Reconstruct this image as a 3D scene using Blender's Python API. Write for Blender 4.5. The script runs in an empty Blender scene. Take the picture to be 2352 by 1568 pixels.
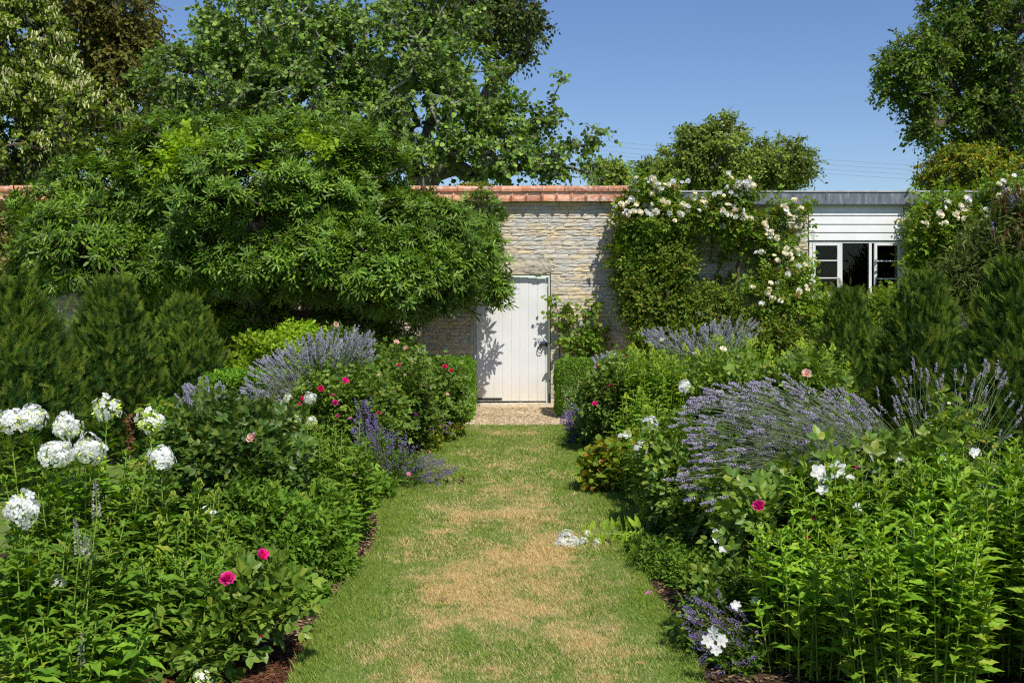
import bpy, math
import numpy as np
from mathutils import Vector, Matrix

# ------------------------------------------------------------------ camera, sky, sun
scene = bpy.context.scene
COL = scene.collection
H = 1.45
F = 40 / 36 * 2352          # focal length in units of a 2352-wide picture
CU, HV = 1176, 718
cam_d = bpy.data.cameras.new('camera')
cam = bpy.data.objects.new('camera', cam_d)
COL.objects.link(cam)
cam.location = (0, 0, H)
cam.rotation_euler = (math.radians(90), 0, 0)
cam_d.lens = 40
cam_d.sensor_width = 36
cam_d.shift_y = (HV - 784) / 2352
cam_d.clip_start = 0.05
cam_d.clip_end = 3000
scene.camera = cam

SUN_ELEV, SUN_SIDE = math.radians(51), math.radians(22)
world = bpy.data.worlds.new('World')
scene.world = world
world.use_nodes = True
wn = world.node_tree
for n_ in list(wn.nodes):
    wn.nodes.remove(n_)
sky = wn.nodes.new('ShaderNodeTexSky')
sky.sky_type = 'NISHITA'
sky.sun_disc = False
sky.sun_elevation = SUN_ELEV
sky.sun_rotation = math.pi - SUN_SIDE      # sun behind the camera, to its right
sky.altitude = 100
sky.air_density = 1.0
sky.dust_density = 0.35
sky.ozone_density = 3.5
bg = wn.nodes.new('ShaderNodeBackground')
bg.inputs['Strength'].default_value = 0.118
wo = wn.nodes.new('ShaderNodeOutputWorld')
hs_ = wn.nodes.new('ShaderNodeHueSaturation')
hs_.inputs['Saturation'].default_value = 1.12
hs_.inputs['Hue'].default_value = 0.511
wn.links.new(sky.outputs[0], hs_.inputs['Color'])
wn.links.new(hs_.outputs[0], bg.inputs[0])
wn.links.new(bg.outputs[0], wo.inputs[0])

sun_d = bpy.data.lights.new('sun', 'SUN')
sun_d.energy = 5.0
sun_d.angle = math.radians(0.53)
sun_d.color = (1.0, 0.955, 0.87)
sun = bpy.data.objects.new('sun', sun_d)
COL.objects.link(sun)
to_sun = Vector((math.sin(SUN_SIDE) * math.cos(SUN_ELEV), -math.cos(SUN_SIDE) * math.cos(SUN_ELEV), math.sin(SUN_ELEV)))
sun.rotation_euler = to_sun.to_track_quat('Z', 'Y').to_euler()
sun.location = to_sun * 40
vs = scene.view_settings
vs.view_transform = 'Standard'
vs.look = 'None'
vs.exposure = 0.0
vs.gamma = 1.0
scene.render.film_transparent = False
cy = scene.cycles
cy.use_denoising = False
cy.filter_width = 1.2
cy.sample_clamp_indirect = 2.0
cy.use_adaptive_sampling = False
cy.max_bounces = 6
cy.diffuse_bounces = 3
cy.glossy_bounces = 2
cy.transmission_bounces = 4
cy.transparent_max_bounces = 6
cy.caustics_reflective = False
cy.caustics_refractive = False

# ------------------------------------------------------------------ helpers
UP = np.array([0., 0., 1.])
R = np.random.default_rng(7)

def P(u, v, Y):
    "the place at distance Y that the photograph shows at (u, v), in units of a 2352-wide picture"
    return np.array([(u - CU) * Y / F, Y, H - (v - HV) * Y / F])

def nrm(a):
    return a / np.maximum(np.linalg.norm(a, axis=-1, keepdims=True), 1e-9)

def wob(p, s=1.0, k=0):
    "smooth pseudo-noise in about -1..1"
    p = np.asarray(p) * s + k * 7.31
    x, y, z = p[..., 0], p[..., 1], p[..., 2]
    return (np.sin(x * 1.7 + 2.1 * np.sin(y * 1.3 + k)) + np.sin(y * 2.1 + 1.7 * np.sin(z * 1.9)) + np.sin(z * 1.6 + 2.3 * np.sin(x * 1.1 + .5))) / 3

ORG = {}
def tag(o, label=None, cat=None, group=None, kind=None):
    if label: o['label'] = label
    if cat: o['category'] = cat
    if group: o['group'] = group
    if kind: o['kind'] = kind
    return o

def thing(name, loc, label, cat, group=None):
    o = bpy.data.objects.new(name, None)
    o.empty_display_size = 0.1
    COL.objects.link(o)
    o.location = tuple(float(c) for c in loc)
    ORG[o] = np.array(loc, float)
    tag(o, label, cat, group)
    return o

class MB:
    def __init__(s):
        s.v = []; s.n = 0; s.f = []
    def add(s, v, f, mat=0, smooth=False):
        v = np.asarray(v, float).reshape(-1, 3)
        f = np.asarray(f, np.int64)
        if not len(f): return s
        s.v.append(v); s.f.append((f + s.n, mat, smooth)); s.n += len(v)
        return s
    def box(s, a, b, mat=0):
        (x0, y0, z0), (x1, y1, z1) = a, b
        v = [(x0,y0,z0),(x1,y0,z0),(x1,y1,z0),(x0,y1,z0),(x0,y0,z1),(x1,y0,z1),(x1,y1,z1),(x0,y1,z1)]
        return s.add(v, [(0,3,2,1),(4,5,6,7),(0,1,5,4),(1,2,6,5),(2,3,7,6),(3,0,4,7)], mat)
    def mesh(s, name, mats, org=None):
        me = bpy.data.meshes.new(name)
        if s.n:
            v = np.concatenate(s.v)
            if org is not None: v = v - org
            me.vertices.add(len(v)); me.vertices.foreach_set('co', v.astype(np.float32).ravel())
            loops = np.concatenate([f.ravel() for f, m, sm in s.f])
            tot = np.concatenate([np.full(len(f), f.shape[1]) for f, m, sm in s.f])
            mi = np.concatenate([np.full(len(f), m) for f, m, sm in s.f])
            sm_ = np.concatenate([np.full(len(f), sm) for f, m, sm in s.f])
            start = np.concatenate([[0], np.cumsum(tot)[:-1]])
            me.loops.add(len(loops)); me.loops.foreach_set('vertex_index', loops.astype(np.int32))
            me.polygons.add(len(tot)); me.polygons.foreach_set('loop_start', start.astype(np.int32))
            me.polygons.foreach_set('material_index', mi.astype(np.int32))
            me.update(calc_edges=True)
            me.polygons.foreach_set('use_smooth', sm_.astype(bool))
        for m in (mats if isinstance(mats, (list, tuple)) else [mats]):
            me.materials.append(m)
        return me
    def build(s, name, mats, parent=None, bevel=0):
        org = ORG.get(parent) if parent is not None else None
        o = bpy.data.objects.new(name, s.mesh(name, mats, org))
        COL.objects.link(o)
        if parent is not None:
            o.parent = parent; ORG[o] = org
        if bevel:
            b = o.modifiers.new('bevel', 'BEVEL'); b.width = bevel; b.segments = 2; b.limit_method = 'ANGLE'
        return o

def inst(me, name, parent, loc, axis, size, spin=0.0):
    "one part that shares a mesh: z axis of the mesh along `axis`"
    o = bpy.data.objects.new(name, me); COL.objects.link(o)
    org = ORG[parent]
    o.parent = parent; ORG[o] = org
    q = Vector([float(c) for c in axis]).to_track_quat('Z', 'Y')
    o.rotation_mode = 'QUATERNION'
    from mathutils import Quaternion
    o.rotation_quaternion = q @ Quaternion((0, 0, 1), spin)
    o.location = tuple(float(c) for c in (np.asarray(loc) - org))
    o.scale = (size,) * 3
    return o

def strip(rows, fold=.25, droop=.15, twist=0.0):
    "leaf along +Y from rows of (t, halfwidth); returns verts, quads"
    v = []; f = []
    for t, w in rows:
        z = -droop * t * t
        v += [(-w, t, z + w * fold), (0, t, z), (w, t, z + w * fold)]
    for i in range(len(rows) - 1):
        a = i * 3; b = a + 3
        f += [(a, a+1, b+1, b), (a+1, a+2, b+2, b+1)]
    return np.array(v), np.array(f)

def ribbon(rows, droop=.15):
    v = []; f = []
    for t, w in rows:
        z = -droop * t * t
        v += [(-w, t, z), (w, t, z)]
    for i in range(len(rows) - 1):
        a = i * 2; f += [(a, a+1, a+3, a+2)]
    return np.array(v), np.array(f)

def sway(tv, s, tw, wave):
    "bend a leaf sideways, twist it and ruffle its edges"
    v, f = tv; v = v.copy(); t = v[:, 1]
    v[:, 2] += tw * v[:, 0] * t + wave * np.abs(v[:, 0]) * np.sin(t * 17)
    v[:, 0] += s * t * t
    return v, f
LANCE = [sway(strip([(0,.012),(.10,.045),(.22,.105),(.36,.14),(.5,.14),(.64,.118),(.78,.08),(.9,.032),(1,.003)], .3, d), s, tw, wv)
         for d, s, tw, wv in ((.1, .06, .3, .3), (.25, -.08, -.3, .4), (.4, .04, .5, .2), (.55, -.03, -.5, .35), (.2, .12, -.2, .5), (.5, .02, .2, .3))]
OVAL = [strip([(0,.01),(.12,.012),(.22,.16),(.42,.27),(.65,.25),(.86,.12),(1,.004)], .22, d) for d in (.05,.2,.35)]
ROUND = [strip([(0,.01),(.2,.02),(.28,.26),(.5,.4),(.75,.32),(.93,.1),(1,.004)], .18, d) for d in (0,.15,.3)]
SMALL = [strip([(0,.02),(.45,.24),(1,.01)], .3, d) for d in (0,.2)]
SMALLR = [strip([(0,.05),(.3,.3),(.7,.3),(1,.04)], .2, d) for d in (0,.2)]
NARROW = [strip([(0,.02),(.4,.09),(1,.004)], .3, d) for d in (.1,.3)]

def rotz(v, a):
    c, s = math.cos(a), math.sin(a)
    return v @ np.array([[c, s, 0], [-s, c, 0], [0, 0, 1]])

def merge(parts):
    v = []; f = []; n = 0
    for a, b in parts:
        v.append(a); f.append(b + n); n += len(a)
    return np.concatenate(v), np.concatenate(f)

def fig_leaf(droop):
    parts = []
    for ang, L in ((0, 1), (46, .86), (-46, .86), (98, .55), (-98, .55)):
        v, f = strip([(0,.09),(.22,.085),(.42,.055),(.62,.095),(.82,.09),(.95,.04),(1,.008)], .2, droop)
        v = v * [L if L > .7 else .8, L, L]
        parts.append((rotz(v, math.radians(ang)) + [0, .25, 0], f))
    v, f = ribbon([(0,.012),(.25,.012)], 0)
    parts.append((v, f))
    return merge(parts)
FIG = [fig_leaf(d) for d in (-.05, .12, .3)]

def compound(n, lw=.2, droop=.2):
    "pinnate leaf of oval leaflets"
    parts = [ribbon([(0,.008),(1,.006)], droop)]
    base = strip([(0,.01),(.3,.3),(.65,.27),(1,.01)], .25, .15)
    for i in range(n):
        t = .3 + .6 * i / max(1, n - 1)
        for sgn in (-1, 1):
            v = rotz(base[0] * .42, sgn * 1.1) + [0, t, -droop * t * t]
            parts.append((v, base[1]))
    parts.append((base[0] * .45 + [0, .95, -droop], base[1]))
    return merge(parts)
ROSE = [compound(2, droop=d) for d in (.05,.2,.35)]

def yew_sprig():
    parts = [ribbon([(0,.02),(1,.008)], .0)]
    for i in range(6):
        t = .06 + .86 * i / 5
        for sgn in (-1, 1):
            L = .34 * (1 - .35 * t)
            b = np.array([0, t, 0.]); tip = b + [sgn * L * .85, L * .75, .05]; w = np.array([0, .042, 0])
            parts.append((np.array([b - w, b + w, tip + w * .3, tip - w * .3]), np.array([(0, 1, 2, 3)])))
    return merge(parts)
YEW = [yew_sprig()]

def scatter(mb, tpls, pos, axis, normal, size, width=1.0, mat=0, rng=R):
    pos = np.asarray(pos, float); N = len(pos)
    if N == 0: return
    size = np.broadcast_to(np.asarray(size, float), (N,))
    width = np.broadcast_to(np.asarray(width, float), (N,))
    y = nrm(np.broadcast_to(axis, (N, 3)).astype(float)); z = np.broadcast_to(normal, (N, 3)).astype(float)
    z = z - (z * y).sum(1, keepdims=True) * y
    bad = np.linalg.norm(z, axis=1) < 1e-3
    if bad.any(): z = z.copy(); z[bad] = np.cross(y[bad], [1, .3, .2])
    z = nrm(z); x = np.cross(y, z)
    which = rng.integers(0, len(tpls), N)
    for k, (tv, tf) in enumerate(tpls):
        m = which == k; n = m.sum()
        if not n: continue
        s = size[m][:, None, None]; w = width[m][:, None, None]
        V = pos[m][:, None, :] + s * (x[m][:, None, :] * tv[None, :, 0:1] * w + y[m][:, None, :] * tv[None, :, 1:2] + z[m][:, None, :] * tv[None, :, 2:3])
        Fc = tf[None] + (np.arange(n) * len(tv))[:, None, None]
        mb.add(V.reshape(-1, 3), Fc.reshape(-1, tf.shape[1]), mat)

def tubes(mb, paths, radii, sides=4, mat=0):
    "paths (N,K,3), radii (N,K) or (K,)"
    paths = np.asarray(paths, float)
    if paths.size == 0: return
    if paths.ndim == 2: paths = paths[None]
    N, K, _ = paths.shape
    radii = np.broadcast_to(np.asarray(radii, float), (N, K))
    T = nrm(np.gradient(paths, axis=1))
    ref = np.array([.31, .87, .23]); ref = ref / np.linalg.norm(ref)
    a = nrm(np.cross(T, ref)); b = np.cross(T, a)
    th = np.arange(sides) * 2 * math.pi / sides
    ring = a[:, :, None, :] * np.cos(th)[None, None, :, None] + b[:, :, None, :] * np.sin(th)[None, None, :, None]
    V = paths[:, :, None, :] + ring * radii[:, :, None, None]
    idx = np.arange(N * K * sides).reshape(N, K, sides)
    q = np.stack([idx[:, :-1], np.roll(idx, -1, 2)[:, :-1], np.roll(idx, -1, 2)[:, 1:], idx[:, 1:]], -1)
    mb.add(V.reshape(-1, 3), q.reshape(-1, 4), mat, True)

def bez(a, b, c, k):
    t = np.linspace(0, 1, k)[None, :, None]
    a, b, c = (np.asarray(q, float).reshape(-1, 1, 3) for q in (a, b, c))
    return (1 - t) ** 2 * a + 2 * t * (1 - t) * b + t * t * c

def skeleton(mb, roots, targets, r_tip, r_exp=.5, seg=.3, jit=.06, sides=5, rmax=.3, mat=0, rng=R):
    "branches that grow from the roots to every target and share their limbs"
    roots = [np.asarray(r, float) for r in roots]
    pos = list(roots); par = [-1] + list(range(len(roots) - 1))
    T = np.asarray(targets); base = roots[-1]
    T = T[np.argsort(np.linalg.norm(T - base, axis=1))]
    arr = np.zeros((len(pos) + len(T) * 60 + 10, 3)); arr[:len(pos)] = pos; n = len(pos)
    dist0 = np.zeros(len(arr)); dist0[:n] = [np.linalg.norm(p - base) for p in pos]
    lo = max(0, len(roots) - 2)
    ends = []
    for t in T:
        d = np.linalg.norm(arr[lo:n] - t, axis=1) + .25 * dist0[lo:n]
        i = int(np.argmin(d)) + lo
        L = np.linalg.norm(arr[i] - t); m = min(50, max(1, int(math.ceil(L / seg))))
        a = arr[i].copy(); pi = i; j = rng.normal(0, 1, 3) * jit * L * .5; j[2] += .08 * L
        for k in range(1, m + 1):
            s = k / m
            p = a + (t - a) * s + j * math.sin(math.pi * s) + (rng.normal(0, 1, 3) * jit * seg if k < m else 0)
            arr[n] = p; dist0[n] = np.linalg.norm(p - base); par.append(pi); pi = n; n += 1
            if n >= len(arr) - 2:
                arr = np.concatenate([arr, np.zeros_like(arr)]); dist0 = np.concatenate([dist0, np.zeros_like(dist0)])
        ends.append(pi)
    cnt = np.zeros(n); cnt[ends] = 1
    par = np.array(par)
    for i in range(n - 1, 0, -1):
        if par[i] >= 0: cnt[par[i]] += cnt[i]
    rad = np.minimum(rmax, r_tip * np.maximum(cnt, 1) ** r_exp)
    e = np.arange(n)[par >= 0]; pr = par[e]
    paths = np.stack([arr[pr], arr[e]], 1)
    tubes(mb, paths, np.stack([np.minimum(rad[pr], rad[e] * 1.5), rad[e]], 1), sides, mat)
    return arr[:n], rad

def blob(u, v, Y, ru, rv, ry):
    return (P(u, v, Y), np.array([ru * Y / F, ry, rv * Y / F]))

def blob_pts(blobs, n, shell=.6, rng=R, lump=.15, lf=1.5, front=0.0, up=0.0):
    "points in the outer part of a union of lumpy ellipsoids, with outward directions"
    w = np.array([r[0] * r[2] + r[0] * r[1] + r[1] * r[2] for c, r in blobs]); w /= w.sum()
    out = []; dirs = []
    tot = 0
    while tot < n:
        m = n * 2
        k = rng.choice(len(blobs), m, p=w)
        d = nrm(rng.normal(0, 1, (m, 3)))
        C = np.array([b[0] for b in blobs])[k]; Rr = np.array([b[1] for b in blobs])[k]
        rr = shell + (1 - shell) * rng.random(m) ** .6
        p = C + d * Rr * rr[:, None]
        p = C + (p - C) * (1 + lump * wob(p, lf, len(blobs)))[:, None]
        keep = np.ones(m, bool)
        for j, (c, r) in enumerate(blobs):
            q = (((p - c) / r) ** 2).sum(1) < (shell * .9) ** 2
            keep &= ~(q & (k != j))
        if front: keep &= ~((d[:, 1] > front))
        if up: keep &= ~((d[:, 2] < -up))
        out.append(p[keep]); dirs.append(nrm(d / Rr)[keep]); tot += keep.sum()
    return np.concatenate(out)[:n], np.concatenate(dirs)[:n]

def sprays(T, O, ntw, twl, m, size, up=.3, rnd=.6, droop=.0, nup=.7, fwd=.6, rng=R, var=.35):
    T = np.repeat(T, ntw, 0); O = np.repeat(O, ntw, 0); N = len(T)
    D = nrm(O + up * UP + rnd * rng.normal(0, 1, (N, 3)))
    L = twl * rng.uniform(.6, 1.25, N)[:, None]
    S0 = T - D * L * .35
    S = nrm(np.cross(D, rng.normal(0, 1, (N, 3)) + UP * 1.5))
    P0 = []; A = []; Nn = []; Z = []
    for j in range(m):
        t = (j + .6) / m
        p = S0 + D * L * t - UP * droop * L * t * t
        sgn = 1 if j % 2 else -1
        a = nrm(D * fwd + S * sgn * (1 if j < m - 1 else .2) + rng.normal(0, .3, (N, 3)) - UP * droop)
        P0.append(p); A.append(a)
        Nn.append(nup * UP + .35 * O + rng.normal(0, .42, (N, 3)))
        Z.append(size * rng.uniform(1 - var, 1 + var, N))
    tw = bez(S0, S0 + D * L * .5, S0 + D * L - UP * droop * L, 3)
    return np.concatenate(P0), np.concatenate(A), np.concatenate(Nn), np.concatenate(Z), tw

# ------------------------------------------------------------------ materials
def nodes_of(name):
    m = bpy.data.materials.new(name); m.use_nodes = True
    nt = m.node_tree
    for x in list(nt.nodes): nt.nodes.remove(x)
    return m, nt
def nd(nt, typ, **kw):
    x = nt.nodes.new('ShaderNode' + typ)
    for k, v in kw.items():
        if k in x.inputs.keys(): x.inputs[k].default_value = v
        else: setattr(x, k, v)
    return x
def ramp(nt, fac, stops, interp='LINEAR'):
    r = nt.nodes.new('ShaderNodeValToRGB'); cr = r.color_ramp; cr.interpolation = interp
    while len(cr.elements) > 1: cr.elements.remove(cr.elements[-1])
    cr.elements[0].position = stops[0][0]; cr.elements[0].color = (*stops[0][1], 1)
    for p, c in stops[1:]:
        e = cr.elements.new(p); e.color = (*c, 1)
    nt.links.new(fac, r.inputs[0]); return r.outputs[0]
def mixc(nt, fac, a, b, mode='MIX'):
    m = nt.nodes.new('ShaderNodeMix'); m.data_type = 'RGBA'; m.blend_type = mode
    for sock, val in ((m.inputs[0], fac), (m.inputs[6], a), (m.inputs[7], b)):
        if isinstance(val, bpy.types.NodeSocket): nt.links.new(val, sock)
        elif isinstance(val, (int, float)): sock.default_value = val
        else: sock.default_value = (*val, 1)
    return m.outputs[2]
def noise(nt, scale, detail=4, rough=.55, vec=None, mscale=None):
    n = nd(nt, 'TexNoise'); n.inputs['Scale'].default_value = scale; n.inputs['Detail'].default_value = detail; n.inputs['Roughness'].default_value = rough
    g = nd(nt, 'NewGeometry')
    src = vec or g.outputs['Position']
    if mscale:
        mp = nd(nt, 'Mapping'); mp.inputs['Scale'].default_value = mscale; nt.links.new(src, mp.inputs[0]); src = mp.outputs[0]
    nt.links.new(src, n.inputs['Vector'])
    return n.outputs['Fac']

LEAF_GAIN = 1.65
def leafmat(name, cols, rough=.5, trans=.3, tcol=None, spec=.25, clump=1.5, under=None, gain=1.0):
    "cols: colours across leaves of the plant"
    m, nt = nodes_of(name)
    g = nd(nt, 'NewGeometry')
    st = [(i / max(1, len(cols) - 1), tuple(min(.88, q * gain * k_) for q, k_ in zip(c, (1.12, 1, .72) if gain > 1 else (1, 1, 1)))) for i, c in enumerate(cols)]
    col = ramp(nt, g.outputs['Random Per Island'], st)
    nz = noise(nt, clump, 2)
    mul = nd(nt, 'MapRange'); mul.inputs[1].default_value = .3; mul.inputs[2].default_value = .7; mul.inputs[3].default_value = .72; mul.inputs[4].default_value = 1.28
    nt.links.new(nz, mul.inputs[0])
    v = nd(nt, 'HueSaturation'); nt.links.new(col, v.inputs['Color']); nt.links.new(mul.outputs[0], v.inputs['Value'])
    col = v.outputs[0]
    base = col
    if under:
        base = mixc(nt, g.outputs['Backfacing'], col, under)
    p = nd(nt, 'BsdfPrincipled'); p.inputs['Roughness'].default_value = rough; p.inputs['Specular IOR Level'].default_value = spec
    nt.links.new(base, p.inputs['Base Color'])
    t = nd(nt, 'BsdfTranslucent')
    hs = nd(nt, 'HueSaturation'); hs.inputs['Saturation'].default_value = 1.1; hs.inputs['Value'].default_value = 1.5; hs.inputs['Hue'].default_value = .485
    nt.links.new(col, hs.inputs['Color']); nt.links.new(hs.outputs[0], t.inputs[0])
    mx = nd(nt, 'MixShader'); mx.inputs[0].default_value = trans
    nt.links.new(p.outputs[0], mx.inputs[1]); nt.links.new(t.outputs[0], mx.inputs[2])
    o = nd(nt, 'OutputMaterial'); nt.links.new(mx.outputs[0], o.inputs[0])
    return m

def simple(name, stops, scale=8, rough=.7, spec=.3, detail=5, bump=0, bscale=30, mscale=None, metal=0):
    m, nt = nodes_of(name)
    nz = noise(nt, scale, detail, .6, mscale=mscale)
    col = ramp(nt, nz, stops)
    p = nd(nt, 'BsdfPrincipled'); p.inputs['Roughness'].default_value = rough; p.inputs['Specular IOR Level'].default_value = spec; p.inputs['Metallic'].default_value = metal
    nt.links.new(col, p.inputs['Base Color'])
    if bump:
        b = nd(nt, 'Bump'); b.inputs['Strength'].default_value = 1; b.inputs['Distance'].default_value = bump
        nt.links.new(noise(nt, bscale, 4, .6), b.inputs['Height']); nt.links.new(b.outputs[0], p.inputs['Normal'])
    o = nd(nt, 'OutputMaterial'); nt.links.new(p.outputs[0], o.inputs[0])
    return m

def lawn_colour(nt, island=None):
    "green and straw patches, the same for the ground sheet and the blades"
    g = nd(nt, 'NewGeometry'); sep = nd(nt, 'SeparateXYZ'); nt.links.new(g.outputs['Position'], sep.inputs[0])
    n1 = noise(nt, 1.9, 4, .65, mscale=(1, .62, .0))
    n2 = noise(nt, 7, 3, .7, mscale=(1, 1, .0))
    def math_(op, a, b=None):
        x = nd(nt, 'Math', operation=op)
        for i, val in enumerate((a, b)):
            if val is None: continue
            if isinstance(val, bpy.types.NodeSocket): nt.links.new(val, x.inputs[i])
            else: x.inputs[i].default_value = val
        return x.outputs[0]
    ax = math_('ABSOLUTE', math_('ADD', sep.outputs[0], .05))
    edge = math_('MULTIPLY', math_('POWER', math_('MULTIPLY', ax, 1.25), 3.0), .30)
    yy = math_('MULTIPLY', math_('MINIMUM', math_('ABSOLUTE', math_('SUBTRACT', sep.outputs[1], 6.6)), 5.0), .028)
    s = math_('ADD', math_('MULTIPLY', n1, .75), math_('MULTIPLY', n2, .42))
    s = math_('SUBTRACT', math_('SUBTRACT', s, edge), yy)
    if island is not None:
        s = math_('ADD', s, math_('MULTIPLY', math_('SUBTRACT', island, .5), .24))
    mr = nd(nt, 'MapRange'); mr.interpolation_type = 'SMOOTHSTEP'; mr.inputs[1].default_value = .44; mr.inputs[2].default_value = .62
    nt.links.new(s, mr.inputs[0])
    return mr.outputs[0]
def lawnmat(name, blades):
    m, nt = nodes_of(name)
    g = nd(nt, 'NewGeometry')
    isl = g.outputs['Random Per Island'] if blades else None
    f = lawn_colour(nt, isl)
    if blades:
        green = ramp(nt, g.outputs['Random Per Island'], [(0, (.14, .25, .03)), (.5, (.26, .37, .055)), (1, (.41, .46, .10))])
        straw = ramp(nt, g.outputs['Random Per Island'], [(0, (.52, .37, .13)), (.6, (.74, .56, .25)), (1, (.86, .71, .38))])
    else:
        nz = noise(nt, 90, 3)
        green = ramp(nt, nz, [(.3, (.09, .14, .03)), (.7, (.19, .25, .06))])
        straw = ramp(nt, nz, [(.3, (.32, .22, .09)), (.7, (.56, .42, .2))])
    c = mixc(nt, f, green, straw)
    p = nd(nt, 'BsdfPrincipled'); p.inputs['Roughness'].default_value = .6; p.inputs['Specular IOR Level'].default_value = .2
    nt.links.new(c, p.inputs['Base Color'])
    sh = p.outputs[0]
    if blades:
        t = nd(nt, 'BsdfTranslucent'); nt.links.new(c, t.inputs[0])
        mx = nd(nt, 'MixShader'); mx.inputs[0].default_value = .3
        nt.links.new(sh, mx.inputs[1]); nt.links.new(t.outputs[0], mx.inputs[2]); sh = mx.outputs[0]
    o = nd(nt, 'OutputMaterial'); nt.links.new(sh, o.inputs[0])
    return m

M = {}
M['lawn'] = lawnmat('lawn', False); M['blade'] = lawnmat('grass_blade', True)
M['field'] = simple('field', [(.3, (.06, .09, .025)), (.7, (.2, .17, .07))], 3)
M['soil'] = simple('soil', [(.3, (.028, .018, .012)), (.6, (.075, .048, .03)), (.8, (.13, .09, .06))], 14, .95, .1, bump=.02, bscale=45)
M['gravel'] = simple('gravel', [(.3, (.34, .25, .14)), (.5, (.54, .42, .26)), (.75, (.68, .57, .38))], 60, .9, .15, bump=.012, bscale=70)
M['white'] = simple('white_paint', [(.3, (.70, .70, .70)), (.7, (.78, .78, .78))], 5, .45, .4)
M['black'] = simple('black_iron', [(.3, (.012, .012, .013)), (.7, (.03, .028, .028))], 30, .5, .4)
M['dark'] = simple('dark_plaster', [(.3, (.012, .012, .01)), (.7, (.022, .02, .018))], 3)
M['lead'] = simple('lead', [(.25, (.07, .08, .10)), (.5, (.13, .145, .175)), (.8, (.32, .33, .36))], 5, .6, .4, 6, mscale=(3, 1, .7))
M['leadtop'] = simple('weathered_lead', [(.3, (.3, .31, .33)), (.7, (.5, .5, .5))], 6, .7)
M['bark'] = simple('bark', [(.3, (.05, .038, .026)), (.7, (.15, .12, .09))], 12, .9, bump=.01)
M['palebark'] = simple('pale_bark', [(.3, (.16, .145, .12)), (.7, (.36, .34, .3))], 9, .9)
M['greystem'] = simple('green_stem', [(.3, (.07, .11, .03)), (.7, (.15, .2, .06))], 9, .6)
M['limestem'] = simple('lime_stem', [(.3, (.17, .25, .03)), (.7, (.28, .37, .06))], 9, .6)
M['lavstem'] = simple('lavender_stem', [(.3, (.13, .19, .08)), (.7, (.22, .28, .12))], 9, .6)
M['lavstem_far'] = simple('lavender_stem_grey', [(.3, (.11, .15, .09)), (.7, (.18, .22, .13))], 9, .6)
M['darkstem'] = simple('brown_cane', [(.3, (.06, .045, .02)), (.7, (.1, .11, .04))], 9, .7)
M['wire'] = simple('wire', [(.3, (.2, .2, .21)), (.7, (.28, .28, .28))], 3)

def L(name, cols, rough=.5, trans=.3, spec=.25, **k):
    return leafmat(name, cols, rough + .08, trans, spec=spec * .6, **{'gain': LEAF_GAIN, **k})
M['fig'] = L('fig_leaf', [(.03, .075, .010), (.048, .105, .012), (.072, .145, .018), (.12, .21, .028)], .36, .24, spec=.6, under=(.09, .15, .05), gain=1.75)
M['phlox'] = L('phlox_leaf', [(.045, .105, .012), (.07, .155, .016), (.10, .20, .022), (.06, .13, .015), (.09, .18, .02), (.05, .11, .014), (.075, .16, .018), (.15, .19, .03)], .42, .25, spec=.4)
M['phloxR'] = L('phlox_leaf_bright', [(.06, .135, .012), (.10, .205, .018), (.15, .26, .028), (.08, .17, .016), (.12, .23, .022), (.065, .14, .014), (.10, .20, .02), (.18, .24, .04)], .42, .27, spec=.4, gain=1.75)
M['bud'] = L('phlox_bud', [(.22, .34, .05), (.33, .45, .10), (.42, .5, .16)], .5, .3)
M['rose'] = L('rose_leaf', [(.035, .08, .014), (.06, .12, .02), (.095, .165, .026), (.05, .10, .018), (.08, .15, .024), (.13, .17, .03)], .36, .22, spec=.5)
M['rosedk'] = L('rose_leaf_dark', [(.022, .055, .012), (.035, .08, .016), (.055, .105, .02), (.03, .07, .014), (.05, .10, .02), (.12, .16, .03)], .33, .2, spec=.5)
M['climb'] = L('climbing_rose_leaf', [(.045, .105, .018), (.07, .15, .022), (.10, .19, .028), (.08, .16, .022), (.13, .22, .032), (.20, .19, .04)], .42, .33, spec=.4, gain=1.6)
M['mint'] = L('herb_leaf', [(.045, .11, .016), (.075, .16, .022), (.12, .22, .03)], .5, .35)
M['cranes'] = L('cranesbill_leaf', [(.06, .11, .015), (.08, .14, .018), (.07, .13, .018), (.11, .17, .02), (.09, .15, .02), (.17, .19, .025), (.24, .10, .03)], .5, .35)
M['lime'] = L('lime_leaf', [(.11, .20, .02), (.16, .28, .03), (.22, .33, .045)], .45, .4)
M['box'] = L('box_leaf', [(.035, .10, .010), (.06, .15, .014), (.12, .24, .02)], .35, .3, spec=.5)
M['yew'] = L('yew_leaf', [(.010, .036, .006), (.018, .058, .008), (.03, .085, .012), (.07, .14, .016)], .5, .06, clump=2.5, gain=1.0)
M['yewtip'] = L('yew_tip', [(.06, .13, .014), (.09, .17, .018), (.14, .16, .03)], .5, .12, gain=1.3)
M['shrub'] = L('shrub_leaf', [(.04, .09, .014), (.07, .13, .02), (.10, .17, .025), (.06, .12, .018), (.09, .15, .02), (.15, .11, .03)], .45, .3)
M['budl'] = L('buddleja_leaf', [(.04, .065, .02), (.06, .09, .03), (.085, .12, .04)], .6, .25)
M['vine'] = L('vine_leaf', [(.05, .10, .02), (.10, .15, .04), (.15, .12, .06), (.22, .2, .12)], .5, .3)
M['linden'] = L('linden_leaf', [(.04, .075, .012), (.07, .12, .018), (.13, .19, .03)], .45, .3, gain=1.95)
M['bract'] = leafmat('linden_bract', [(.50, .50, .18), (.64, .63, .28), (.78, .76, .42)], .6, .3)
M['katsura'] = L('katsura_leaf', [(.035, .08, .018), (.06, .125, .026), (.095, .175, .036), (.15, .24, .05)], .4, .28, spec=.5, clump=.8, gain=1.8)
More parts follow.
